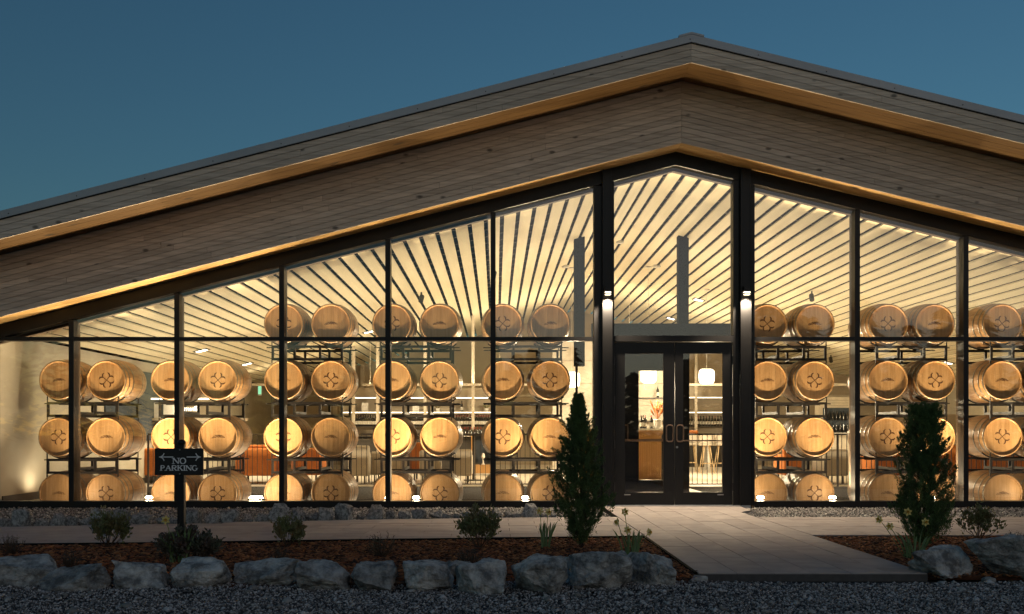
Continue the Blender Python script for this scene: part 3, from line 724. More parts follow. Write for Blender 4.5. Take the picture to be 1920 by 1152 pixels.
bar = empty('bar_counter', (px(1170, Yb), Yb, 0), label='oak fronted bar with white top seen through the left door', cat='bar'); c0 = px(1170, Yb)
x0, x1 = px(1092, Yb) - c0, px(1262, Yb) - c0
MB().box(x0, x1, .02, .62, .0, 1.12).build('carcass', M['oakfront'], bar)
n = 40
fl = MB()
for i in range(n): a = x0 + (x1 - x0) * i / n; fl.box(a + .004, a + (x1 - x0) / n - .004, 0, .021, .04, 1.04)
fl.build('fluting', M['oakfront'], bar, kind='stuff')
MB().box(x0 - .03, x1 + .03, -.04, .66, 1.122, 1.16).build('countertop', M['white'], bar)
for i, (xx, rd) in enumerate(((1205, 0), (1213, 1), (1224, 1), (1209, 0))): bottle(px(xx, Yb), Yb + .2 + .05 * (i % 2), 1.16, ['dark bottle at the left end of the bar top', 'red capped bottle second on the bar', 'red capped bottle next to the vase on the bar', 'dark bottle behind the others on the bar top'][i], None, bool(rd))
vs = empty('vase', (px(1235, Yb), Yb + .2, 1.16), label='white vase of dried orange leaves on the bar', cat='vase')
MB().lathe([(.001, 0), (.07, 0), (.10, .06), (.10, .2), (.09, .22)], 14).build('vase_body', M['white'], vs)
lf = MB()
for j in range(16):
    a = random.uniform(0, 6.28); r_ = random.uniform(.08, .22); hgt = random.uniform(.38, .62)
    d_ = Vector((math.cos(a) * r_, math.sin(a) * r_ * .6, hgt)); b0 = Vector((0, 0, .2)); lf.tube(b0, b0 + (d_ - b0) * .5, .004, 4); p1 = b0 + (d_ - b0) * .5; lf.tube(p1, d_, .006, 5, .022); lf.tube(d_, d_ + Vector((math.cos(a) * .04, 0, .07)), .022, 5, .002)
lf.build('dried_leaves', M['orange'], vs)
# pendants
for i, (xx, yy, Yp, lb) in enumerate(((1072, 712, 8.3, 'above the bar, left of the left post'), (1216, 704, 8.3, 'above the bar, seen through left door leaf'), (1325, 706, 9.3, 'seen through the right door leaf'))):
    X, Z = px(xx, Yp), pz(yy, Yp); hgt = ZC - drop(X) - Z
    p_ = empty('pendant_lamp', (X, Yp, Z), label='glowing white drum pendant ' + lb, cat='lamp', group='pendant lamps')
    MB().lathe([(.001, -.17), (.13, -.17), (.18, -.13), (.19, 0), (.18, .13), (.13, .17), (.001, .17)], 20).build('lamp_shade', M['pend'], p_, smooth=True)
    MB().tube((0, 0, .17), (0, 0, hgt), .004, 5).build('cord', M['speck'], p_)
    MB().lathe([(.001, hgt - .03), (.07, hgt - .03), (.07, hgt), (.001, hgt)], 16).build('ceiling_rose', M['speck'], p_)
    lamp('pendant_bulb', 'POINT', (0, 0, -.26), 350, WARM, p_, size=.12)
# armchairs and sofas seen from behind
def seat(nm, xa, xb, Y, m, label, hgt=.74, cush=None):
    X0, X1 = px(xa, Y), px(xb, Y); cx = (X0 + X1) / 2; hw = (X1 - X0) / 2
    s = empty(nm, (cx, Y, 0), label=label, cat='sofa' if 'sofa' in nm else 'armchair')
    bevel(MB().box(-hw, hw, 0, .20, .16, hgt).build('backrest', m, s), .05, 3)
    bevel(MB().box(-hw + .11, hw - .11, .205, .85, .18, .44).build('seat', m, s), .04, 3)
    for q in (-1, 1): bevel(MB().box(min(q * hw, q * (hw - .12)), max(q * hw, q * (hw - .12)), .21, .85, .16, .60).build('arm', m, s), .04, 3)
    for qx in (-1, 1):
        for qy in (.08, .78): MB().tube((qx * (hw - .1), qy, 0), (qx * (hw - .1), qy, .17), .018, 6).build('leg', M['shelf'], s)
    if cush: 
        n = max(1, int(hw / .3))
        for k in range(n): bevel(MB().box(-hw + .14 + k * (2 * hw - .28) / n, -hw + .12 + (k + 1) * (2 * hw - .28) / n, .21, .36, .45, hgt + .07).build('cushion', cush, s), .05, 3)
seat('armchair', 262, 304, 6.4, M['orange'], 'rust armchair back seen between the first two stacks')
seat('sofa', 440, 516, 6.3, M['orange'], 'wide rust sofa seen left of the third stack', cush=M['orange'])
seat('armchair', 545, 600, 6.6, M['orange'], 'rust armchair behind the third stack of barrels')
seat('armchair', 652, 692, 6.2, M['cream'], 'cream armchair back seen between third and fourth stack', .80)
seat('sofa', 693, 760, 6.7, M['cream'], 'low cream sofa with rust cushions behind the fourth stack', .66, cush=M['orange'])
seat('armchair', 768, 800, 7.4, M['orange'], 'small rust armchair behind the fourth stack of barrels', .85)
seat('armchair', 786, 824, 6.3, M['cream'], 'cream armchair behind the right barrels of the fourth stack', .70)
seat('armchair', 846, 885, 6.2, M['cream'], 'cream armchair back seen left of the fifth stack', .72)
seat('armchair', 1546, 1592, 6.2, M['cream'], 'cream armchair seen between sixth and seventh stack', .72)
seat('armchair', 1470, 1510, 6.6, M['orange'], 'rust armchair behind the sixth stack of barrels')
seat('armchair', 1762, 1800, 6.3, M['orange'], 'rust armchair seen right of the right conifer', .8)
seat('sofa', 1640, 1690, 6.5, M['orange'], 'rust sofa behind the seventh stack', cush=M['orange'])
seat('sofa', 1812, 1960, 6.5, M['orange'], 'long rust sofa behind the far right stack')
# high table and cabinet left of the fifth stack
t = empty('bar_table', (px(888, 7.6), 7.6, 0), label='round dark topped high table left of the fifth stack', cat='table')
MB().lathe([(.001, 1.00), (.30, 1.00), (.30, 1.03), (.001, 1.03)], 24).build('table_top', M['shelf'], t); MB().tube((0, 0, .02), (0, 0, 1.0), .03).build('pedestal', M['shelf'], t); MB().lathe([(.001, .0), (.22, 0), (.22, .02), (.001, .025)], 20).build('base', M['shelf'], t)
cb = empty('display_cabinet', (px(906, 10.4), 10.4, 0), label='brown open cabinet with a small figure, left of the fifth stack', cat='cabinet')
MB().box(-.28, .28, .2, .24, .3, 1.0).build('back', M['bluew'], cb); MB().box(-.3, -.27, -.1, .24, .0, 1.02).build('side', M['oakfront'], cb); MB().box(.27, .3, -.1, .24, 0, 1.02).build('side', M['oakfront'], cb); MB().box(-.27, .27, -.1, .2, .05, .26).build('drawer', M['oakfront'], cb); MB().box(-.3, .3, -.1, .24, 1.022, 1.05).build('top', M['shelf'], cb)
MB().lathe([(.001, 0), (.05, 0), (.02, .04), (.02, .14), (.05, .2), (.03, .28), (.001, .3)], 10).build('figurine', M['white'], loc=(px(906, 10.4), 10.4, .262), label='small pale figurine inside the brown cabinet', cat='ornament')
# stools behind the right door leaf
def stool(xx, Y, lab):
    s = empty('bar_stool', (px(xx, Y), Y, 0), label=lab, cat='stool', group='bar stools')
    MB().lathe([(.001, .72), (.20, .72), (.22, .75), (.20, .79), (.001, .79)], 18).build('seat', M['cream'], s, smooth=True)
    bk = MB(); n = 12
    for i in range(n):
        a0, a1 = R(200 + 140 * i / n), R(200 + 140 * (i + 1) / n); h0, h1 = .80, 1.05 - .06 * abs(i - n / 2 + .5) / (n / 2)
        f = lambda a, r: (r * math.cos(a), r * math.sin(a)); p = [f(a0, .22), f(a1, .22), f(a1, .19), f(a0, .19)]
        bk.hexa([(x, y, h0) for x, y in p] + [(x, y, h1) for x, y in p])
    bk.build('backrest', M['cream'], s)
    for a in (45, 135, 225, 315): MB().tube((.10 * math.cos(R(a)), .10 * math.sin(R(a)), .72), (.24 * math.cos(R(a)), .24 * math.sin(R(a)), 0), .017, 7, .012).build('leg', M['legwood'], s)
    MB().path([(.19 * math.cos(R(a)), .19 * math.sin(R(a)), .25) for a in (45, 135, 225, 315, 405)], .01).build('footrest', M['legwood'], s)
stool(1325, 11.8, 'pale bar stool in the middle of the right door leaf'); stool(1352, 12.0, 'pale bar stool half hidden by the right door stile'); stool(1296, 12.6, 'pale bar stool at the left edge of the right door pane')
hc = empty('high_counter', (px(1330, 13.2), 13.2, 0), label='high dark topped counter behind the stools in the right door', cat='counter')
MB().box(-1.0, 1.0, 0, .6, .98, 1.02).build('counter_top', M['shelf'], hc); [MB().box(x - .04, x + .04, .1, .5, 0, .98).build('leg', M['white'], hc) for x in (-.9, 0, .9)]
# left boards, script sign, exit sign, wall switch, wine fridge
bd = bevel(MB().box(-.155, .155, 0, .05, 0, .33).build('blank_board', M['white'], loc=(px(286, 6.9), 6.9, pz(784, 6.9)), label='large blank cream board on the shelf between the left stacks', cat='board'), .004)
MB().box(-.11, .11, 0, .05, 0, .27).build('blank_board', M['white'], loc=(px(316, 6.9), 6.9, pz(780, 6.9)), label='smaller blank cream board behind the second stack', cat='board')
MB().box(-1.35, 1.6, -.12, .30, 0, .05).build('wall_shelf', M['post'], loc=(px(320, 6.9), 6.9, pz(789, 6.9)), label='long pale shelf carrying the blank boards', cat='shelf')
MB().box(-1.35, 1.6, .02, .04, 0, .03).build('light_strip', M['led'], loc=(px(320, 6.9), 6.7, pz(750, 6.9)), label='lit strip above the blank boards', cat='light')
inst('script_sign', text_mesh('mwilk', .16, 'script_sign', M['neon'], None, .008, shear=.35), loc=(px(358, 6.9), 6.85, pz(767, 6.9)), label='small white script lettering sign behind the second stack', cat='sign')
ex = empty('exit_sign', (px(487, 15), 15, pz(732, 15)), label='small green exit sign hanging left of the third stack', cat='sign')
MB().box(-.06, .06, 0, .05, -.16, .16).build('housing', M['white'], ex); MB().box(-.045, .045, -.006, -.001, -.12, .12).build('lit_face', M['exitg'], ex)
MB().box(-.04, .04, 0, .02, -.12, .12).build('wall_plate', M['speck'], loc=(px(474, 17), 18.2, 1.2), label='white wall plate left of the third stack', cat='switch')
wf = empty('wine_cabinet', (px(1567, 13), 13, 0), label='glass fronted wine cabinet between sixth and seventh stack', cat='cabinet')
MB().box(-.42, .42, 0, .5, 0, 2.05).build('case', M['post'], wf); MB().box(-.36, .36, -.02, -.001, 1.05, 1.75).build('glass_door', M['bluew'], wf)
for z in (1.8, 1.87, 1.94): MB().box(-.34, .34, -.014, -.001, z, z + .03).build('vent_slat', M['wallg'], wf)
for r_ in range(2):
    for i in range(7): inst('bottle', bt_me, wf, loc=(-.3 + i * .1, -.06, 1.08 + r_ * .33), sc=(.8, .8, .8))
MB().box(-.42, .42, -.1, -.0005, 1.04, 1.06).build('bottle_shelf', M['white'], wf)
for xx, Yq in ((1705, 9), (1760, 9), (1850, 10)):
    MB().box(-.5, .5, 0, .4, 0, 1.5).build('wall_cabinet', M['wall'], loc=(px(xx, Yq), Yq, 0), label='plain beige cabinet glimpsed ' + {1705: 'behind the seventh stack', 1760: 'right of the right conifer', 1850: 'behind the far right stack'}[xx], cat='cabinet')

# ceiling fittings
def ceilz(X): return ZC - drop(X)
def solve(xx, yy):
    """depth at which the ceiling is seen at this photo point"""
    lo_, hi_ = .3, 18.
    for _ in range(50):
        mid = (lo_ + hi_) / 2
        if (810 - yy) / F * (mid + CAMD) + CAMH > ceilz(px(xx, mid)): hi_ = mid
        else: lo_ = mid
    return lo_
for xx, yy, lb in ((378, 657, 'behind the second mullion from the left'), (463, 682, 'left of the third stack'), (691, 622, 'between third and fourth stack'), (1310, 562, 'right of the inner column above the doors'), (1258, 597, 'left of the inner column above the doors'), (1776, 680, 'upper right of the seventh stack')):
    Y = solve(xx, yy); X = px(xx, Y); sl = -ML if X > XR else ML; sl = ML if X < XR else -MR
    d_ = empty('downlight', (X, Y, ceilz(X) - .004), label='lit square ceiling downlight ' + lb, cat='light', group='ceiling downlights'); d_.rotation_euler = (0, -math.atan(sl), 0)
    lamp('downlight_bulb', 'SPOT', (0, 0, -.05), 500, WARM, d_, size=.08, spot=120)
    MB().box(-.15, .15, -.15, .15, -.012, .0).build('trim', M['rack'], d_)
    for q in (-.06, .06): MB().box(q - .045, q + .045, -.10, .10, -.018, -.0125).build('lens', M['down'], d_)
for xx, yy, lb in ((1162, 452, 'at the left edge of the pane above the doors'), (1232, 498, 'left of the inner column above the doors'), (1060, 498, 'left of the left inner column')):
    Y = solve(xx, yy); X = px(xx, Y)
    MB().lathe([(.001, -.05), (.07, -.05), (.09, -.02), (.09, 0), (.001, 0)], 16).build('smoke_detector', M['speck'], loc=(X, Y, ceilz(X) - .002), label='round smoke detector on the ceiling ' + lb, cat='detector')
for xx, yy, lb in ((790, 562, 'between the barrels of the fourth stack'), (1522, 560, 'above the right barrel of the sixth stack'), (926, 517, 'behind the mullion over the fifth stack'), (1558, 680, 'right of the sixth stack, second row')):
    Y = max(1.2, solve(xx, yy - 14)); X = px(xx, Y); zt = ceilz(X)
    t = empty('track_spotlight', (X, Y, zt), label='small black ceiling spotlight ' + lb, cat='spotlight')
    MB().tube((0, 0, 0), (0, 0, -.10), .018).build('stem', M['rack'], t); MB().tube((-.01, -.05, -.20), (.01, .06, -.08), .052, 12).build('lamp_head', M['rack'], t)
# sconces on the steel posts
for x, lb in ((1.631, 'left'), (3.656, 'right')):
    s = empty('wall_light', (x, -.15, 3.12), label=f'small square lit lamp on the {lb} steel post', cat='lamp', group='lamps on the steel posts')
    MB().box(-.05, .05, -.09, -.0, .006, .085).build('lamp_body', M['black'], s); MB().box(-.042, .042, -.08, -.002, -.008, .005).build('lit_slot', M['litsc'], s)
    MB().box(-.05, .05, -.09, -.0, -.028, -.009).build('lower_ring', M['bolt'], s); MB().box(-.038, .038, -.08, -.01, -.036, -.0285).build('lens', M['litsc'], s)
    lamp('sconce_bulb', 'SPOT', (0, -.06, -.06), 270, (1, .80, .56), s, rot=(R(-6), 0, 0), size=.03, spot=120)

# uplight troughs added to light the ceiling: on the pit floor, above the shelving
for i, (x, y, e_) in enumerate([(x, y, e) for y, e in ((2.3, 15), (4.5, 33)) for x in (-5.9, -3.9, -1.9, .1, 4.9, 6.9, 8.9, 10.9)]):
    t = empty('added_light_trough', (x, y, -.42), label=f"long added uplight trough in the {'front' if y < 3 else 'rear'} line of the pit, {['far left', 'second from left', 'third from left', 'left of the entry', 'right of the entry', 'third from right', 'second from right', 'far right'][i % 8]}", cat='light', group='added uplight troughs in the barrel pit')
    tr_ = MB(); tr_.box(-.9, .9, -.08, .08, 0, .02); tr_.box(-.9, .9, -.08, -.07, .02, .07); tr_.box(-.9, .9, .07, .08, .02, .07); tr_.build('housing', M['rack'], t)
    MB().box(-.88, .88, -.06, .06, .022, .03).build('lens', M['down'], t)
    lamp('added_trough_bulb', 'AREA', (0, 0, .06), e_ * ((ZC - drop(x) + .4) / 5.0) ** 1.3 * (1.9 if x < -3 else 1.35 if x < -1 else 1), WARM, t, rot=(R(180), 0, 0), size=1.7, sy=.12)
for i, x in enumerate((-5.5, -2., 1.5, 5.0, 8.5)):  # hanging troughs added to brighten the far ceiling
    t = empty('added_light_trough', (x, 12.35, 2.33), label=['leftmost', 'second', 'middle', 'fourth', 'rightmost'][i] + ' added hanging uplight trough in the line above the tall shelving', cat='light', group='added uplight troughs above the shelving')
    tr_ = MB(); tr_.box(-1.6, 1.6, -.06, .06, 0, .02); tr_.box(-1.6, 1.6, -.06, -.05, .02, .06); tr_.box(-1.6, 1.6, .05, .06, .02, .06); tr_.build('housing', M['post'], t)
    for q in (-1.4, 1.4): MB().tube((q, 0, .02), (q, 0, ZC - drop(x + q) - 2.33), .006, 6).build('hanger', M['post'], t)
    lamp('added_trough_bulb', 'AREA', (0, 0, .05), 13 * (ZC - drop(x) - 2.2) ** 1.8, WARM, t, rot=(R(180), 0, 0), size=3.0, sy=.08)

# ------------------------------------------------------------------ sign
YS = -5.0
sg = empty('parking_sign', (px(340.5, YS), YS, -.03), label='black no parking sign on a dark post in the left bed', cat='sign')
zz = lambda y: pz(y, YS) + .03
MB().box(-.032, .032, -.032, .032, 0, zz(834)).build('post', M['black'], sg)
MB().lathe([(.034, zz(834)), (.042, zz(833)), (.042, zz(829)), (.03, zz(825.5)), (.001, zz(824))], 14).build('post_cap', M['black'], sg, smooth=True)
wS = (384 - 293) / F * (YS + CAMD) / 2; zS0, zS1 = zz(891), zz(841); zc_ = (zS0 + zS1) / 2; cxs = (338.5 - 340.5) / F * (YS + CAMD)
pl = bevel(MB().box(cxs - wS, cxs + wS, -.05, -.033, zS0, zS1).build('panel', M['sign'], sg), .004)
def sgt(s, size, y): return inst('lettering', text_mesh(s, size, 'lettering', M['signtx'], None, .0008), pl, loc=(cxs, -.052, zz(y)))
def fit(o, wd, hgt):
    me = o.data; w0 = max(v_.co.x for v_ in me.vertices) - min(v_.co.x for v_ in me.vertices); h0 = max(v_.co.z for v_ in me.vertices) - min(v_.co.z for v_ in me.vertices)
    o.scale = (wd / w0, 1, hgt / h0)
k_ = (YS + CAMD) / F
def serif_word(word, wd, hgt, y, thick):
    """letters drawn as serif strokes"""
    G_ = {'N': (1., [((0, 0), (0, 1), .7), ((0, 1), (1, 0), 1.3), ((1, 0), (1, 1), .7)], [(0, 0), (0, 1), (1, 1)]),
          'P': (.8, [((0.1, 0), (0.1, 1), 1.3), 'arcP'], [(0.1, 0)]), 'A': (1., [((0, 0), (.5, 1), .7), ((.5, 1), (1, 0), 1.3), ((.22, .36), (.8, .36), .6)], [(0, 0), (1, 0)]),
          'R': (.95, [((0.1, 0), (0.1, 1), 1.3), 'arcP', ((.45, .48), (1, 0), 1.2)], [(0.1, 0), (1, 0)]), 'K': (1., [((0.1, 0), (0.1, 1), 1.3), ((.15, .42), (.9, 1), .7), ((.4, .6), (1, 0), 1.3)], [(0.1, 0), (0.1, 1), (.9, 1), (1, 0)]),
          'I': (.25, [((.5, 0), (.5, 1), 1.3)], [(.5, 0), (.5, 1)]), 'G': (1., ['arcG', ((.92, .1), (.92, .45), 1.2)], [(.92, .45)]), 'O': (1.05, ['arcO'], [])}
    tot = sum(G_[c][0] for c in word) + .28 * (len(word) - 1); u = wd / tot; x = -wd / 2; mb = MB(); lay = [0]
    def stroke(a, b, t):
        a, b = Vector((a[0], 0, a[1])), Vector((b[0], 0, b[1])); d = (b - a).normalized(); n_ = Vector((-d.z, 0, d.x)) * thick * t / 2; lay[0] += 1; yy = -.0008 - .00002 * lay[0]
        p = [a - n_, b - n_, b + n_, a + n_]; mb.hexa([(q.x, yy, q.z) for q in p] + [(q.x, 0, q.z) for q in p])
    for c in word:
        wch, st, se = G_[c]; wch *= u; f = lambda p: (x + p[0] * wch, (p[1] - .5) * hgt)
        for s_ in st:
            if s_ == 'arcP': pts = [(.1 + .0, 1)] + [(.45 + .5 * math.cos(R(t)), .75 + .25 * math.sin(R(t))) for t in range(90, -91, -20)] + [(.1, .5)]; ths = .9
            elif s_ == 'arcG': pts = [(.5 + .5 * math.cos(R(t)), .5 + .52 * math.sin(R(t))) for t in range(45, 326, 20)]; ths = 1.
            elif s_ == 'arcO': pts = [(.5 + .5 * math.cos(R(t)), .5 + .52 * math.sin(R(t))) for t in range(0, 361, 20)]; ths = 1.
            else: stroke(f(s_[0]), f(s_[1]), s_[2]); continue
            for a, b in zip(pts, pts[1:]): stroke(f(a), f(b), ths * (.7 + .6 * abs(((a[0] + b[0]) / 2 - .5) * 2)))
        for p in se:
            q = f(p); stroke((q[0] - thick * 1.5, q[1]), (q[0] + thick * 1.5, q[1]), .5)
        x += wch + .28 * u
    return mb
serif_word('NO', 23 * k_, 10.2 * k_, 0, 1.8 * k_).build('lettering', M['signtx'], pl, loc=(cxs + 1 * k_, -.0505, zz(864.2)))
serif_word('PARKING', 68 * k_, 9.2 * k_, 0, 1.6 * k_).build('lettering', M['signtx'], pl, loc=(cxs, -.0505, zz(877.5)))
for s_, xc in ((-1, 315), (1, 366)):
    ar = MB(); x0_, x1_ = -13 * k_, 13 * k_
    def q_(pts, t):
        for i_, (a, b) in enumerate(zip(pts, pts[1:])):
            a = Vector((a[0] * s_, 0, a[1])); b = Vector((b[0] * s_, 0, b[1])); d = (b - a).normalized(); n_ = Vector((-d.z, 0, d.x)) * t / 2
            p = [a - n_, b - n_, b + n_, a + n_]; yy = -.0008 - .00002 * i_; ar.hexa([(v_.x, yy, v_.z) for v_ in p] + [(v_.x, 0, v_.z) for v_ in p])
    q_([(x0_, 0), (x1_ * .9, 0)], 1.7 * k_); q_([(4 * k_, 7 * k_), (6 * k_, 3.2 * k_), (9 * k_, 1 * k_), (13.5 * k_, 0)], 1.6 * k_); q_([(4 * k_, -7 * k_), (6 * k_, -3.2 * k_), (9 * k_, -1 * k_), (13.5 * k_, 0)], 1.6 * k_)
    ar.build('arrow', M['signtx'], pl, loc=((xc - 340.5) * k_, -.0508, zz(857)))
for y in (843.5, 888.5): MB().tube((-.002, -.056, zz(y)), (-.002, -.05, zz(y)), .007, 8).build('bolt', M['bolt'], pl)

# ------------------------------------------------------------------ rocks
def rock_mesh(seed, w_, d_, h_, sub=4, npt=22, tilt=0., rough_=.05):
    g = random.Random(seed); bm = bmesh.new()
    for i in range(npt):
        v_ = Vector((g.uniform(-1, 1), g.uniform(-1, 1), g.uniform(-.75, .8)))
        mxx = max(abs(v_.x), abs(v_.y), abs(v_.z)); v_ = v_ / mxx * g.uniform(.62, 1.)
        if v_.length > 1.15: v_ *= 1.15 / v_.length
        bm.verts.new(v_)
    r_ = bmesh.ops.convex_hull(bm, input=bm.verts)
    bmesh.ops.delete(bm, geom=[e_ for e_ in r_['geom_interior'] if isinstance(e_, bmesh.types.BMVert)], context='VERTS')
    bmesh.ops.dissolve_limit(bm, angle_limit=R(12), verts=bm.verts, edges=bm.edges)
    bmesh.ops.triangulate(bm, faces=bm.faces)
    bmesh.ops.bevel(bm, geom=list(bm.edges), offset=.025, segments=1, affect='EDGES', clamp_overlap=True)
    bmesh.ops.triangulate(bm, faces=bm.faces)
    for _ in range(4 if sub >= 5 else sub - 1):
        lng = [e_ for e_ in bm.edges if e_.calc_length() > (.16 if sub < 5 else .12)]
        if not lng: break
        bmesh.ops.subdivide_edges(bm, edges=lng, cuts=1); bmesh.ops.triangulate(bm, faces=[f for f in bm.faces if len(f.verts) > 3])
    off = Vector((seed * 3.1, seed * 1.7, 0))
    bm.normal_update()
    for v_ in bm.verts:
        p = v_.co * 1.6 + off
        n1 = mnoise.fractal(p, 1., 2., 4); n2 = mnoise.cell(v_.co * 2.2 + off) - .5
        r2 = mnoise.ridged_multi_fractal(p * 1.5, 1., 2., 4, 1., 2.)
        v_.co += v_.normal * (n1 * rough_ * 1.8 + n2 * rough_ * .5 - (r2 - 1) * rough_ * .45)
        if sub >= 5: v_.co += v_.normal * (mnoise.turbulence(p * 3.2, 3, True) - .5) * rough_ * .7
        v_.co.z += tilt * v_.co.x
    xs_ = [v_.co.x for v_ in bm.verts]; ys_ = [v_.co.y for v_ in bm.verts]; zs_ = [v_.co.z for v_ in bm.verts]
    cx, cy = (max(xs_) + min(xs_)) / 2, (max(ys_) + min(ys_)) / 2
    for v_ in bm.verts:
        v_.co = ((v_.co.x - cx) / (max(xs_) - min(xs_)) * w_, (v_.co.y - cy) / (max(ys_) - min(ys_)) * d_, (v_.co.z - min(zs_)) / (max(zs_) - min(zs_)) * h_)
    me = bpy.data.meshes.new('rock'); bm.to_mesh(me); bm.free(); me.materials.append(M['rock']); return me
rocks = [(-45, 122, 1044, 1101, 0, 'wide flat topped grey boulder at the far left edge'), (62, 199, 1058, 1111, .1, 'low blue grey boulder overlapping the far left one'),
         (202, 315, 1051, 1106, -.35, 'dark wedge boulder with pale sloping right face'), (314, 426, 1048, 1103, -.05, 'rounded boulder right below the parking sign'),
         (426, 560, 1049, 1099, .15, 'long brownish grey boulder rising to the right'), (547, 657, 1054, 1107, .0, 'speckled peaked boulder left of the square one'),
         (654, 744, 1056, 1107, .0, 'small square boulder with flat pale top'), (749, 852, 1052, 1108, -.1, 'dark saddle shaped boulder with a slab behind'),
         (849, 953, 1051, 1115, .0, 'rounded flat topped boulder fourth from the walk'), (957, 1069, 1041, 1116, .0, 'tall humped boulder third from the walk'),
         (1066, 1192, 1035, 1108, -.06, 'largest pale ridged boulder below the left conifer'), (1181, 1275, 1035, 1101, -.12, 'dark angular boulder next to the paved walk'),
         (1705, 1841, 1026, 1084, -.05, 'rounded blue boulder at the right bed corner'), (1818, 1990, 1001, 1088, -.1, 'big pale faced boulder at the right edge')]
for i, (a, b, t_, bb, tl, lb) in enumerate(rocks):
    Y = (CAMH - G - .02) * F / (bb - 810) - CAMD; d_ = .30 + .1 * random.random(); Yc_ = Y + d_ / 2
    wd = (b - a) / F * (Y + CAMD + .05); hgt = (bb - t_) / F * (Y + CAMD + .12)
    inst('boulder', rock_mesh(31 + i * 7, wd * .96, d_, hgt + .035, 5, 18 + i % 4 * 3, tl, .055), loc=(px((a + b) / 2, Y + .06), Yc_, G - .03), label=lb, cat='boulder', group='boulders edging the beds')
for i, (a, b, t_, bb, lb) in enumerate(((830, 888, 1049, 1072, 'thin pale slab lying behind the saddle shaped boulder'), (1040, 1082, 1048, 1095, 'small dark stone wedged behind the largest boulder'))):
    Y = -7.35; wd = (b - a) / F * (Y + CAMD)
    inst('stone', rock_mesh(300 + i, wd, .25, .13 + .06 * i, 3), loc=(px((a + b) / 2, Y), Y, .0 if i == 0 else -.03), label=lb, cat='stone')
for i, (x_, y_, s_, lb) in enumerate(((770, 1101, .055, 'small pale stone in front of the saddle boulder'), (845, 1113, .04, 'small stone on the gravel left of the rounded boulder'), (1008, 1112, .045, 'small pale stone leaning on the tall humped boulder'), (1310, 1083, .10, 'flat pale stone at the corner of the walk'),
                                    (1855, 1080, .07, 'small stone between the two right boulders'), (1768, 1084, .05, 'tiny pale stone below the right corner boulder'), (1066, 1137, .04, 'loose pale stone out on the gravel'))):
    X, Y = gp(x_, y_); inst('stone', rock_mesh(500 + i, s_ * 1.5, s_, s_ * .7, 2), loc=(X, Y, G - .01), label=lb, cat='stone')
# small border stones along the gravel strip
bsm = [rock_mesh(700 + i, 1, .8, .8, 3) for i in range(7)]
x = -7.1
while x < .75:
    s_ = random.uniform(.13, .27) * (1 if x < -1.5 else .8); hh_ = s_ * random.uniform(1.0, 1.4)
    inst('border_stone', random.choice(bsm), loc=(x + s_ / 2, highL(x) + .11 + random.uniform(-.02, .03), G - .01), rot=(0, 0, random.uniform(-.4, .4)), sc=(s_, s_ * .8, hh_), label='small grey stone in the low row between the gravel strip and the paved path', cat='stone', group='stones edging the gravel strip')
    x += s_ * random.uniform(.86, 1.05)

